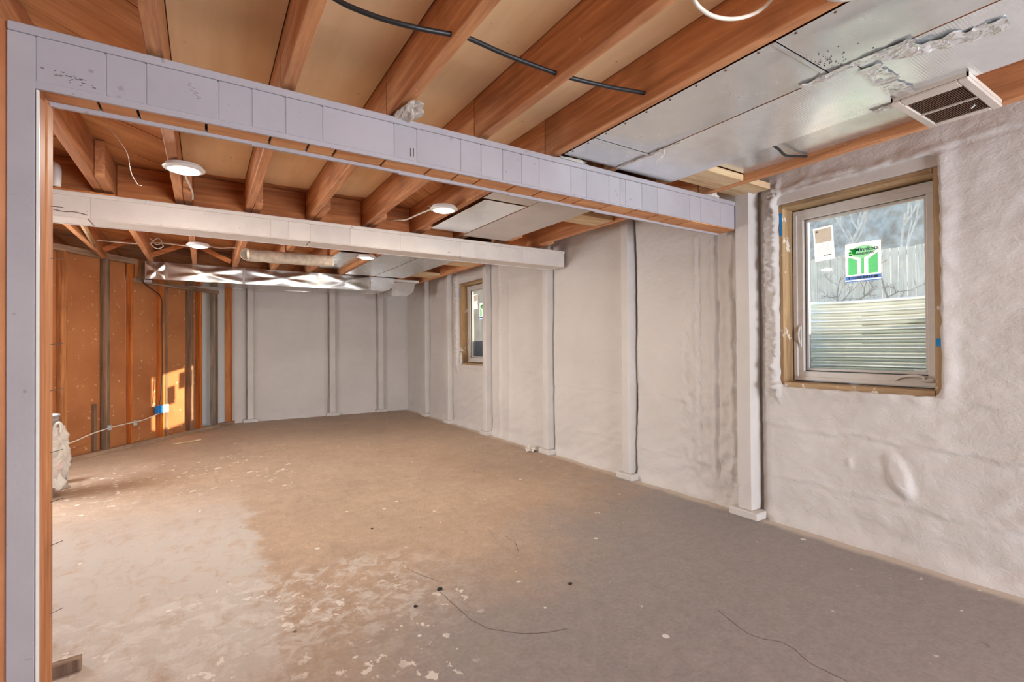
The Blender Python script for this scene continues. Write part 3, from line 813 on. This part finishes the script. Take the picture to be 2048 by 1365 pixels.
strip('foil_tape', 'foil_crumple', [(2.40, .93, zt), (2.40, .86, zt), (2.38, .76, zt), (2.37, .64, zt)], .06, 'ragged foil tape along the near side of the ceiling vent', 4, .014)
strip('paper_tape', 'plaster', [(1.935, 1.97, zt), (1.945, 1.72, zt), (1.948, 1.55, zt)], .022, 'peeling paper tape on the seam near the beam', 5, .006)
strip('paper_tape', 'plaster', [(1.935, 1.64, zt-.008), (1.95, 1.66, zt-.03), (1.945, 1.70, zt-.055)], .02, 'dangling curl of torn paper tape under the metal seam', 6, .006, 20)

# ---- trunk duct along the far wall
duct = empty('trunk_duct', (.8, 7.15, 1.94), 'long dented silver trunk duct under the far ceiling', 'duct')
dx = [-.555, -.36, .42, 1.30, 1.98]
for k in range(len(dx)-1):
    a, b = dx[k], dx[k+1]
    mb = MB(); n = 26
    def front(u, v, a=a, b=b):
        x, z = a+(b-a)*u, 1.94+(ZJ-.008-1.94)*v
        X_ = min(abs(u-v), abs(u-(1-v)))                           # cross break
        return (x, 6.87 - .008*(1-ss(0, .30, X_))*(1-(2*u-1)**4)*(1-(2*v-1)**4) - .0022*fb(x*3, z*5, k, 2), z)
    mb.grid(n, 12, front)
    mb.grid(n, 8, lambda u, v: (a+(b-a)*u, 6.87+.56*v, 1.94+.004*fb((a+(b-a)*u)*3, v*3, k, 2)))
    mb.grid(2, 2, lambda u, v: (a+(b-a)*u, 6.87+.56*v, ZJ-.008)); mb.grid(2, 2, lambda u, v: (a+(b-a)*u, 7.43, 1.94+.195*v))
    mb.build('section', 'trunk', duct, smooth=True)
    MB().box(b-.012, b+.012, 6.858, 6.872, 1.936, ZJ-.006).build('seam', 'trunk', duct)
MB().box(-.56, -.552, 6.87, 7.43, 1.94, ZJ-.008).build('end_cap', 'trunk', duct)
def curved_end(x0, x1, y0, y1, z0, z1, r):
    P = [(x0, z0), (x1-r, z0)] + [(x1-r+r*math.sin(a), z0+r-r*math.cos(a)) for a in [k*math.pi/16 for k in range(1, 9)]] + [(x1, z1), (x0, z1)]
    return MB().poly(P, lambda u, v, t: (u, t, v), y0, y1)
curved_end(1.985, 2.335, 6.862, 7.44, 1.945, ZJ-.009, .17).build('boot', 'galv', duct)
curved_end(2.345, 2.70, 7.02, 7.40, 1.90, 2.10, .18).build('duct_boot', 'galv', label='dark galvanised elbow at the right end of the trunk duct', cat='duct')
box1('duct_collar', 'white', (2.33, 2.74, 6.95, 7.44, 2.104, 2.138), label='white strip flange above the duct elbow', cat='flange', ch=.002)
# sprayed round duct
P = [(.36, 5.46, 2.072), (.40, 5.47, 2.072), (.7, 5.5, 2.074), (1.05, 5.5, 2.080), (1.18, 5.5, 2.085)]
sp = spline(P, 10); mb = MB(); n = 20
rr = [.062*min(1, .45+.55*(i/3)) if i < 3 else .062 for i in range(len(sp))]
mb.tube(sp, rr, n)
mb.v = [(x+.006*nz(x*20, y*20, z*20), y+.006*nz(x*20, z*20, 4), z+.006*nz(x*22, y*20, z*20+7)) for x, y, z in mb.v]
mb.build('round_duct', 'flex', smooth=True, label='short cream sprayed round duct hanging before the trunk duct', cat='duct')

# ---- ceiling vent
vent = empty('ceiling_vent', (2.52, .72, 2.105), 'chipped cream ceiling vent with dark louvres by the foil board', 'vent')
vx0, vx1, vy0, vy1, vz = 2.335, 2.735, .60, .835, 2.112
for d in ((vx0, vx1, vy0, vy0+.03), (vx0, vx1, vy1-.03, vy1), (vx0, vx0+.055, vy0+.03, vy1-.03), (vx1-.03, vx1, vy0+.03, vy1-.03)):
    MB().chbox(*d, vz, vz+.012, .003).build('frame', 'vent', vent)
m = MB().box(vx0, vx0+.006, vy0, vy1, vz+.012, 2.14).box(vx1-.006, vx1, vy0, vy1, vz+.012, 2.14).box(vx0, vx1, vy0, vy0+.006, vz+.012, 2.14).box(vx0, vx1, vy1-.006, vy1, vz+.012, 2.14)
m.build('skirt', 'vent', vent)
MB().box(vx0+.01, vx1-.01, vy0+.01, vy1-.01, 2.136, 2.139).build('damper', 'dark', vent)
ns = 26
for k in range(ns):
    y = vy0+.034+(vy1-vy0-.068)*k/(ns-1)
    MB().bar((vx0+.056, y, vz+.010), (vx1-.031, y, vz+.010), .0028, .010).build('louvre', 'rust', vent)
MB().box(2.545, 2.553, vy0+.03, vy1-.03, vz-.001, vz+.008).build('divider', 'vent', vent)
MB().tube([(2.62, .655, vz), (2.625, .668, vz-.006)], .003, 6).build('lever', 'trimw', vent)

# ================================================================== LIGHTS AND CABLES
def light(x, y, z, label, hidden=False, cord=None, lens='lamp'):
    root = empty('ceiling_light', (x, y, z), label, 'light', 'round wafer lights')
    MB().lathe([(.060, .004), (.062, 0), (.080, .002), (.096, .010), (.098, .014), (.090, .016), (.060, .014)], 40, (x, y, z)).build('trim_ring', 'trimw', root, smooth=True)
    MB().lathe([(0, -.011), (.025, -.010), (.045, -.006), (.061, .0035)], 40, (x, y, z)).build('lens', lens, root)
    MB().lathe([(.085, .014), (.085, .030), (.02, .034), (0, .034)], 32, (x, y, z)).build('housing', 'trimw', root, smooth=False)
    if not hidden:
        MB().bar((x+.02, y+.03, z+.037), (x+.08, y+.07, z+.037), .05, .003).build('tape', 'tape', root)
        MB().tube([(x-.086, y+.02, z+.022), (x-.10, y+.035, z+.03), (x-.085, y+.05, z+.036)], .003, 6).build('clip', 'steel', root)
    if cord: MB().tube(spline(cord, 10), .0058, 8).build('cord', 'cable_w', root, smooth=True)
    return root
light(-.087, 3.14, 2.104, 'left round ceiling light between the two white beams', cord=[(-.075, 3.22, 2.13), (-.085, 3.40, 2.15), (-.06, 3.70, 2.15), (-.06, 3.86, 2.14)])
light(1.425, 3.14, 2.104, 'round ceiling light beside the printed foil board, between the beams', cord=[(1.36, 3.22, 2.125), (1.33, 3.35, 2.12), (1.30, 3.55, 2.118), (1.30, 3.75, 2.16), (1.29, 3.88, 2.18)])
light(-.040, 5.44, 2.102, 'small round ceiling light above the left of the trunk duct')
light(1.480, 5.26, 2.102, 'small round ceiling light by the galvanised pans beyond far beam')
light(1.455, .575, 2.104, 'round ceiling light cut off by the top edge of the photo', lens='lamp_dim', cord=[(1.10, .86, 2.30), (1.115, .85, 2.16), (1.13, .85, 2.100), (1.18, .85, 2.082), (1.25, .85, 2.090), (1.34, .85, 2.122), (1.44, .85, 2.180), (1.505, .83, 2.245), (1.50, .75, 2.29), (1.47, .62, 2.20), (1.46, .58, 2.14)])
def cable(name, mat, pts, r, label, cat='cable', n=8, group=None, parent=None):
    return MB().tube(spline(pts, 10), r, n).build(name, mat, parent, smooth=True, label=label, cat=cat, group=group)
cz = 2.172
cable('black_cable', 'black', [(.05, 1.62, 2.34), (.20, 1.50, 2.27), (.32, 1.50, 2.20), (.43, 1.47, 2.165), (.55, 1.435, 2.150), (.672, 1.42, 2.160), (.72, 1.41, 2.162), (.90, 1.43, 2.166), (1.10, 1.43, 2.165), (1.15, 1.42, 2.160), (1.33, 1.40, 2.166), (1.52, 1.385, 2.185), (1.54, 1.385, 2.187)], .0085, 'thick black cable running through the near joists')
cable('black_cable', 'black', [(2.44, 1.40, 2.185), (2.50, 1.385, 2.165), (2.60, 1.40, 2.155), (2.70, 1.395, 2.168), (2.775, 1.38, 2.178)], .0065, 'short black cable looping across the recessed pan')
cable('grey_cable', 'cable_w', [(-1.0, 6.3, 2.235), (-.80, 6.3, 2.230), (-.56, 6.3, 2.232), (-.40, 6.25, 2.25), (-.20, 6.2, 2.235), (-.06, 5.9, 2.18), (-.06, 5.55, 2.145)], .006, 'grey cable strung through the joists to far left light')
cable('grey_cable', 'cable_w', [(.03, 5.5, 2.13), (.14, 5.9, 2.19), (.24, 6.0, 2.22), (.30, 6.0, 2.225)], .006, 'grey cable leaving the far left light towards right')
cable('wire_coil', 'cable_w', [(-.46, 6.1, 2.27), (-.40, 6.08, 2.20), (-.36, 6.1, 2.24), (-.40, 6.12, 2.27), (-.45, 6.12, 2.21), (-.40, 6.14, 2.17), (-.35, 6.14, 2.20), (-.38, 6.16, 2.25)], .005, 'loose coil of wire between the far joists', 'wire')
cable('hanging_thread', 'cable_w', [(-.41, 3.0, 2.362), (-.39, 3.0, 2.24), (-.326, 3.0, 2.133), (-.31, 3.0, 2.09), (-.299, 3.0, 2.016), (-.275, 3.0, 1.965), (-.258, 3.0, 1.957)], .0016, 'thin pale thread dangling below the left joists', 'thread', 5)
cable('plastic_pipe', 'trimw', [(-.80, 3.85, 2.16), (-.792, 3.86, 2.20), (-.775, 3.88, 2.235), (-.745, 3.88, 2.245), (-.73, 3.86, 2.22), (-.728, 3.85, 2.16), (-.73, 3.85, 2.115)], .02, 'white plastic pipe elbow on top of the far beam', 'pipe', 12)
MB().tube([(-.80, 4.6, 2.20), (-.90, 6.2, 2.16)], .022, 12).build('plastic_pipe', 'pale_x', smooth=True, label='pale round pipe running between the far left joists', cat='pipe')

cable('brown_wire', 'rust', [(-.80, 3.915, 2.0), (-.76, 3.912, 1.99), (-.71, 3.912, 1.982), (-.66, 3.912, 1.986), (-.60, 3.915, 1.975)], .002, 'thin brown wire sagging across the left end of far beam', 'wire', 5)

# ================================================================== THINGS ON THE ORANGE WALL
def dw(s, d, z): p = DP+DU*s+DN*d; return (p.x, p.y, z)
cable('white_cable', 'cable_w', [dw(-.75, .01, .16), dw(-.42, .012, .195), dw(-.2, .012, .245), dw(.01, .012, .275), dw(.16, .008, .285), dw(.33, .004, .29), dw(.45, .004, .295), dw(.60, .008, .325), dw(.70, .012, .352)], .0065, 'white cable stapled low along the orange wall studs')
for s in (.008, .331):
    o = MB().bar(dw(s-.022, .016, .28), dw(s+.022, .016, .28), .01, .055).build('cable_clip', 'clipgrey', label='grey strap holding the cable to the %s stud' % ('weathered' if s < .1 else 'narrow orange'), cat='clip')
jb = empty('junction_box', dw(.72, .03, .375), 'blue electrical box with white cover on the orange wall', 'electrical box')
MB().bar(dw(.655, -.005, .39), dw(.715, -.005, .39), .06, .095, (0, 0, 1), .003).build('box', 'blue', jb)
MB().bar(dw(.712, .028, .393), dw(.80, .028, .393), .012, .105, (0, 0, 1), .003).build('cover_plate', 'trimw', jb)
cable('grey_cable', 'black', [dw(.44, .01, 1.955), dw(.46, .01, 1.93), dw(.60, .006, 1.86), dw(.715, .004, 1.77), dw(.725, .004, 1.5), dw(.73, .004, .9), dw(.715, .004, .6), dw(.70, .004, .50), dw(.69, .004, .45)], .006, 'dark cable dropping down a stud to the blue box')
box1('steel_bracket', 'steel', (-.578, -.50, 6.95, 7.0, 1.905, 1.938), label='small grey bracket under the left end of trunk duct', cat='bracket', ch=.002)

# ---- pails and bag by the post
def pail(c, z0, r0, r1, h, label, bands=True):
    root = empty('pail', (c[0], c[1], z0), label, 'pail', 'pails by the orange wall')
    pr = [(0, 0), (r0, 0)]
    for k in range(9):
        t = k/8; r = r0+(r1-r0)*t; pr += [(r+(.004 if k % 2 else 0), h*t*.96)]
    pr += [(r1+.008, h*.96), (r1+.009, h), (r1-.003, h), (r1-.006, h*.9)] + [(r0-.004, .012), (0, .012)]
    MB().lathe(pr, 36, (c[0], c[1], z0)).build('body', 'pail', root, smooth=False)
    MB().tube([(c[0]+(r1+.012)*math.cos(a), c[1]+(r1+.012)*math.sin(a), z0+h*.86-.10*math.sin(a)) for a in [math.pi*k/14 for k in range(15)]], .003, 6).build('handle', 'steel', root, smooth=True)
    return root
pail((-1.13, 5.20), 0, .130, .150, .37, 'lower grey pail on the floor beside the bare wood jamb')
pail((-1.125, 5.21), .372, .130, .150, .26, 'upper grey pail stacked on another beside the jamb')
# crumpled bag draped over the pails
mb = MB()
def bagfn(u, v):
    a = -1.9+2.6*u; z = .54-.46*v
    r = .175+.03*math.sin(v*3.0)+.035*fb(a*2.2, v*4, 3, 4)+.02*nz(a*9, v*9) + (.05*ss(.75, 1, v) if .4 < u < .7 else 0)
    edge = .10*nz(a*3.0, 1.5)*v
    return (-1.125+r*math.cos(a), 5.20+r*math.sin(a), max(.02, z-edge))
mb.grid(40, 40, bagfn)
bag = mb.build('plastic_bag', 'bag', smooth=True, label='crumpled white plastic bag draped over the pails', cat='bag')
MB().tube(spline([(-.985, 5.11, .50), (-.975, 5.10, .56), (-.950, 5.09, .58), (-.935, 5.09, .55), (-.94, 5.10, .50)], 6), .011, 8).build('bag_handle', 'bag', bag, smooth=True)
can = empty('red_can', (-1.07, 5.62, 0), 'small red can with blue base behind the pails', 'can')
MB().lathe([(0, .0), (.07, 0), (.07, .05), (.066, .055)], 28, (-1.07, 5.62, 0)).build('base', 'teal', can, smooth=True)
MB().lathe([(.066, .055), (.068, .12), (.06, .17), (.03, .18), (0, .18)], 28, (-1.07, 5.62, 0)).build('body', 'red', can, smooth=True)

# ---- scraps on the floor
MB().bar((-.31, 7.09, .006), (-.03, 7.24, .006), .03, .012, (0, 0, 1), .002).build('wood_scrap', 'pale_x', label='pale wood sliver lying near the orange wall', cat='wood scrap')
MB().bar((-.455, 2.335, .02), (-.375, 2.345, .02), .045, .04, (0, 0, 1), .003).build('wood_scrap', 'stud_grey', label='small dark wood block on the floor beside the post', cat='wood scrap')
lump('foam_crumb', 'plaster', (3.02, 4.42, .025), (.045, .075, .03), 'white foam crumb on the floor against the right wall', 'crumb', 4, .8)
for i, (x, y, r, lab) in enumerate(((.948, 2.156, .014, 'largest dark crumb on the floor at lower centre'), (.795, 2.075, .009, 'small dark crumb left of the largest floor crumb'), (1.50, 1.86, .010, 'small dark crumb right of the largest floor crumb'), (.90, 3.10, .009, 'dark crumb on the brown middle of the floor'))):
    lump('dirt_crumb', 'dark', (x, y, r*.3), (r, r*.8, r*.4), lab, 'crumb', i, .5, 2, group='dark crumbs on the floor')

# ================================================================== WINDOWS
def text_mesh(body, size, mat, name, parent, Y, Z, X):
    cu = bpy.data.curves.new(name, 'FONT'); cu.body = body; cu.size = size; cu.extrude = .0002; cu.offset = .0006; cu.resolution_u = 3
    t = bpy.data.objects.new('t', cu); COL.objects.link(t)
    bpy.context.view_layer.update(); dg = bpy.context.evaluated_depsgraph_get()
    me = bpy.data.meshes.new_from_object(t.evaluated_get(dg)); bpy.data.objects.remove(t)
    o = bpy.data.objects.new(name, me); me.materials.clear(); me.materials.append(MAT[mat]); COL.objects.link(o); o.parent = parent
    # text x -> -Y, text y -> Z, facing -X
    o.rotation_euler = (math.pi/2, 0, -math.pi/2)
    o.location = Vector((X, Y, Z)) - wloc(parent)
    return o
def make_window():
    ox = 3.30
    root = empty('window_1', (ox, 1.35, .91), kind='structure')
    y0, y1, z0, z1 = .962, 1.735, .91, 2.032
    MB().chbox(3.178, 3.40, y0-.034, y0, z0-.03, z1+.028, .002).build('buck_board', 'buck_z', root)
    MB().chbox(3.178, 3.40, y1, y1+.034, z0-.03, z1+.028, .002).build('buck_board', 'buck_z', root)
    MB().chbox(3.174, 3.40, y0, y1, z1, z1+.028, .002).build('buck_board', 'buck_y', root)
    MB().chbox(3.158, 3.40, y0-.034, y1+.034, z1+.0285, z1+.096, .002).build('painted_header', 'studw', root)
    MB().chbox(3.172, 3.40, y0, y1, z0-.036, z0, .002).build('buck_board', 'buck_y', root)
    def ring(xa, xb, ya, yb, za, zb, wd, name, mat, ch=.003):
        r = empty(name, (xa, (ya+yb)/2, za), parent=root)
        m = MB(); c = ch
        m.chbox(xa, xb, ya, yb, za, za+wd, c).chbox(xa, xb, ya, yb, zb-wd, zb, c).chbox(xa, xb, ya, ya+wd, za+wd, zb-wd, c).chbox(xa, xb, yb-wd, yb, za+wd, zb-wd, c)
        bpy.data.objects.remove(r)
        return m.build(name, mat, root)
    fr = ring(3.288, 3.37, y0+.006, y1-.006, z0+.008, z1-.008, .026, 'window_frame', 'vinyl')
    sa = ring(3.297, 3.36, y0+.024, y1-.024, z0+.026, z1-.026, .042, 'sash', 'vinyl')
    ring(3.318, 3.345, y0+.062, y1-.062, z0+.066, z1-.062, .008, 'gasket', 'gasket', .001)
    ring(3.326, 3.350, y0+.068, y1-.068, z0+.072, z1-.068, .016, 'glazing_bead', 'vinyl', .002)
    MB().box(3.338, 3.342, y0+.06, y1-.06, z0+.064, z1-.06).build('glass_pane', 'glass', root)
    # crank on the sill of the sash
    ck = MB().tube(spline([(3.296, 1.175, .945), (3.280, 1.14, .968), (3.272, 1.08, .978), (3.274, 1.03, .968)], 8), [.006]*9+[.008]*8+[.009]*8, 10)
    co = ck.build('crank_handle', 'vinyl', root, smooth=True)
    lump('crank_base', 'vinyl', (3.290, 1.025, .957), (.014, .032, .016), None, None, 1, 0, 3, root)
    lp = MB().tube(spline([(3.292, 1.692, 1.155), (3.280, 1.692, 1.18), (3.274, 1.692, 1.215), (3.282, 1.692, 1.25), (3.292, 1.692, 1.265)], 6), .007, 10)
    lp.build('lock_handle', 'vinyl', root, smooth=True)
    MB().chbox(3.289, 3.297, 1.680, 1.704, 1.135, 1.28, .003).build('lock_plate', 'vinyl', root)
    MB().box(3.335, 3.338, 1.04, 1.10, .998, 1.008).build('etch_label', 'paper', root)
    # blue tape
    MB().box(3.1755, 3.1775, y1+.003, y1+.018, 1.86, 2.005).build('blue_tape', 'tape', root)
    MB().box(3.1755, 3.1775, y0-.03, y0-.006, 1.14, 1.18).build('blue_tape', 'tape', root)
    # small white rating sheet, tilted
    X = 3.3365
    def quad(pts, mat, name, parent, x=X, th=.0003):
        m = MB(); b = [(x, y, z) for y, z in pts]; n = len(b)
        m.v = b+[(x+th, y, z) for y, z in pts]; m.f = [tuple(range(n)), tuple(range(2*n-1, n-1, -1))]+[(i, (i+1) % n, n+(i+1) % n, n+i) for i in range(n)]
        return m.build(name, mat, parent)
    def tilt(a, b):                                               # sheet coordinates (0..1, 0..1) from its top left corner
        p0 = Vector((1.625, 1.897)); ax = Vector((-.116, .006)); dn = Vector((.018, -.218)); q = p0+ax*a-(-dn)*b*1.0
        q = p0+ax*a+Vector((-.012, -.214))*b
        return (q.x, q.y)
    sheet_ = quad([tilt(0, 0), tilt(1, 0), tilt(1, 1), tilt(0, 1)], 'paper', 'rating_sticker', root)
    sheet_['label'] = 'white rating sheet with grey print'
    quad([tilt(.08, .05), tilt(.92, .05), tilt(.92, .46), tilt(.08, .46)], 'paper_grey', 'print_block', sheet_, X-.0004)
    for b in (.55, .60, .65, .70, .78): quad([tilt(.12, b), tilt(.8, b), tilt(.8, b+.012), tilt(.12, b+.012)], 'paper_grey', 'print_line', sheet_, X-.0004)
    quad([tilt(.45, .84), tilt(.85, .84), tilt(.85, .865), tilt(.45, .865)], 'print_dark', 'print_line', sheet_, X-.0004)
    quad([tilt(.14, .09), tilt(.26, .09), tilt(.26, .14), tilt(.14, .14)], 'print_dark', 'print_mark', sheet_, X-.0006)
    quad([tilt(.16, .105), tilt(.24, .105), tilt(.24, .125), tilt(.16, .125)], 'paper_grey', 'print_mark', sheet_, X-.0008)
    # maker's sticker: a .186 wide, .234 tall
    Y0, Z0, W, H = 1.438, 1.529, .186, .234
    def q(a, b): return (Y0-a*W, Z0+b*H)
    st = quad([q(0, 0), q(1, 0), q(1, 1), q(0, 1)], 'paper', 'window_sticker', root); st['label'] = "white sticker with green emblem and teal lettering"
    X2 = X-.0004
    quad([q(0, 0), q(1, 0), q(1, .025), q(0, .025)], 'blue_ink', 'blue_line', st, X2)
    quad([q(0, .055), q(1, .055), q(1, .15), q(0, .15)], 'blue_ink', 'blue_band', st, X2)
    quad([q(.08, .19), q(.34, .19), q(.34, .56), q(.08, .66)], 'green', 'left_block', st, X2)
    quad([q(.65, .19), q(.92, .19), q(.92, .70), q(.65, .56)], 'green', 'right_block', st, X2)
    quad([q(.45, .19), q(.54, .19), q(.54, .60), q(.45, .60)], 'green', 'stem', st, X2)
    top = [(.12, .69), (.45, .60), (.54, .60), (.86, .75)] + [(.50+.40*math.cos(t), .70+.22*math.sin(t)) for t in [math.pi*k/14 for k in range(1, 14)]]
    quad([q(*p) for p in top], 'green_pale', 'canopy', st, X2)
    for k, (a, b, c, d) in enumerate(((.10, .68, .20, .72), (.10, .74, .17, .79), (.18, .73, .23, .85), (.23, .70, .30, .86), (.12, .82, .20, .86))):
        quad([q(a, b), q(c, b), q(c, d), q(a, d)], 'green2', 'emblem_bar', st, X-.0008)
    text_mesh('Minnkota', .0325, 'teal_ink', 'lettering', st, q(.285, 0)[0], Z0+.775*H, X-.0012)
    text_mesh('WINDOWS', .0185, 'teal_ink', 'lettering', st, q(.30, 0)[0], Z0+.685*H, X-.0012)
    for k, (a, c) in enumerate(((.09, .14), (.17, .20), (.225, .26), (.28, .32), (.345, .47), (.50, .56), (.58, .64), (.66, .70), (.72, .78), (.80, .91))):
        quad([q(a, .075), q(c, .075), q(c, .13), q(a, .13)], 'print_dark', 'small_lettering', st, X-.0008)
        if k in (0, 4, 5, 8): quad([q(a+.015, .095), q(c, .095), q(c, .11), q(a+.015, .11)], 'blue_ink', 'small_lettering', st, X-.001)
    return root
win1 = make_window()
win2 = copy_tree(win1); win2.name = 'window_2'; win2.location.y += 4.705
# torn plastic at the corner of the farther window
lump('plastic_scrap', 'bag', (3.165, 6.40, .97), (.012, .035, .075), 'torn clear plastic scrap in the corner of the small far window', 'plastic', 3, .6)

# ================================================================== OUTSIDE
def well(yc, label):
    pts = []; r = .30; hw = .62; xo, xi = 4.22, 3.44
    pts += [(xi, yc+hw), (xo-r, yc+hw)] + [(xo-r+r*math.sin(a), yc+hw-r+r*math.cos(a)) for a in [k*math.pi/20 for k in range(1, 11)]]
    pts += [(xo, yc+(hw-r)*t) for t in (.5, 0, -.5)]
    pts += [(xo-r+r*math.cos(a), yc-hw+r-r*math.sin(a)) for a in [k*math.pi/20 for k in range(0, 11)]] + [(xi, yc-hw)]
    P = [Vector(p) for p in pts]; n = len(P); nzv = 140; z0, z1 = .55, 1.475
    nrm = []
    for i in range(n):
        d = (P[min(i+1, n-1)]-P[max(i-1, 0)]).normalized(); nrm.append(Vector((d.y, -d.x)))
    def fn(u, v):
        i = min(n-1, round(u*(n-1))); z = z0+(z1-z0)*v; k = .016*math.sin(2*math.pi*z/.069); q = P[i]+nrm[i]*k
        return (q.x, q.y, z)
    root = empty('window_well', (xo, yc, z0), label, 'window well', 'corrugated window wells')
    MB().grid(n-1, nzv, fn).build('corrugated_wall', 'well', root, smooth=True)
    MB().tube([(p.x, p.y, z1) for p in P], .010, 8).build('rim', 'well', root, smooth=True)
    MB().box(3.43, xo-.02, yc-hw+.02, yc+hw-.02, .55, .60).build('gravel_bed', 'gravel', root)
well(1.345+.05, 'corrugated steel window well outside the large near window')
well(6.05+.05, 'corrugated steel window well outside the small far window')
m = MB().box(4.235, 40, -14, 40, 1.1, 1.40).box(3.43, 4.235, -14, .76, 1.1, 1.40).box(3.43, 4.235, 2.03, 5.46, 1.1, 1.40).box(3.43, 4.235, 6.74, 40, 1.1, 1.40)
m.build('ground_outside', 'earth', kind='structure')
fence = empty('wooden_fence', (12, 12, 1.40), 'weathered board fence across the yard outside the windows', 'fence')
fb_me = MB().box(-.01, .01, -.068, .068, 0, 1.68).mesh('fence_board'); fb_me.materials.append(MAT['fence'])
k = 0; y = 1.0
while y < 29:
    if 2.5 < y < 8.5 or y > 14:
        o = bpy.data.objects.new('fence_board', fb_me); COL.objects.link(o); o.parent = fence
        o.location = Vector((12, y, 1.42+random.uniform(-.012, .012)))-fence.location
    y += .142
for z in (1.6, 2.3, 2.95): MB().box(12.012, 12.05, 1, 29, z, z+.09).build('rail', 'fence', fence)
for y in range(2, 30, 3): MB().box(12.05, 12.14, y-.045, y+.045, 1.3, 3.1).build('post', 'fence', fence)

def tree(name, mat, base, h, label, cat, levels=5, r0=.06, spread=.6, seed=1, droop=0.0, nbr=(2, 3)):
    rnd = random.Random(seed); mb = MB()
    def grow(p, d, L, r, lv):
        pts = [p]; q = p.copy(); dd = d.copy()
        for _ in range(4):
            dd = (dd + Vector((rnd.uniform(-.22, .22), rnd.uniform(-.22, .22), rnd.uniform(-.12, .16)))).normalized(); q = q+dd*(L/4); pts.append(q.copy())
        mb.tube(pts, [r*(1-.11*i) for i in range(5)], 5 if lv > 1 else 3, cap=False)
        if lv == 0: return
        for _ in range(rnd.randint(*nbr)+ (1 if lv < 3 else 0)):
            k = rnd.randint(2, 4); nd = (dd + Vector((rnd.gauss(0, spread), rnd.gauss(0, spread), rnd.gauss(.12, spread*.5)))).normalized()
            grow(pts[k], nd, L*rnd.uniform(.6, .82), r*.58, lv-1)
    grow(Vector(base), Vector((0, rnd.uniform(-.1, .1), 1)), h*.30, r0, levels)
    return mb.build(name, mat, None, label=label, cat=cat)
tree('bare_shrub', 'bark', (10.2, 4.55, 1.40), 2.1, 'bare dark shrub before the fence seen in the large window', 'shrub', 5, .035, .75, 3)
tree('bare_shrub', 'bark', (10.6, 3.75, 1.40), 2.0, 'bare twiggy shrub at the right behind the large window', 'shrub', 5, .03, .8, 11)
tree('bare_tree', 'bark_pale', (13.4, 5.6, 1.4), 6.5, 'pale bare tree beyond the fence, left in the large window', 'tree', 6, .07, .6, 21)
tree('bare_tree', 'bark_pale', (13.6, 4.2, 1.4), 6.8, 'pale bare tree beyond the fence, right in the large window', 'tree', 6, .07, .6, 5)
tree('bare_tree', 'bark_pale', (14, 22.5, 1.4), 6.5, 'pale bare tree beyond the fence seen in the far window', 'tree', 5, .07, .6, 8)
def hedge(x, y0, y1, h, label, seed):
    def fn(u, v):
        a = -math.pi/2*.0+math.pi*v; y = y0+(y1-y0)*u
        k = 1+.22*fb(y*.9, v*4, seed, 5)
        return (x-1.3*math.cos(a-math.pi)*-1*k if False else x-1.2*math.cos(a)*k*(-1 if v > .5 else 1)*(1 if v < .5 else -1), y+.2*nz(y, v*5), 1.3+h*math.sin(a)**.6*k)
    return MB().grid(int((y1-y0)/.12), 60, fn).build('evergreen_hedge', 'hedge', None, smooth=True, label=label, cat='hedge')
hedge(17, 2.8, 12, 5.6, 'tall grey-green evergreen hedge beyond the yard fence', 2)
hedge(18, 18, 40, 5.6, 'tall evergreen hedge far off in the small window', 3)
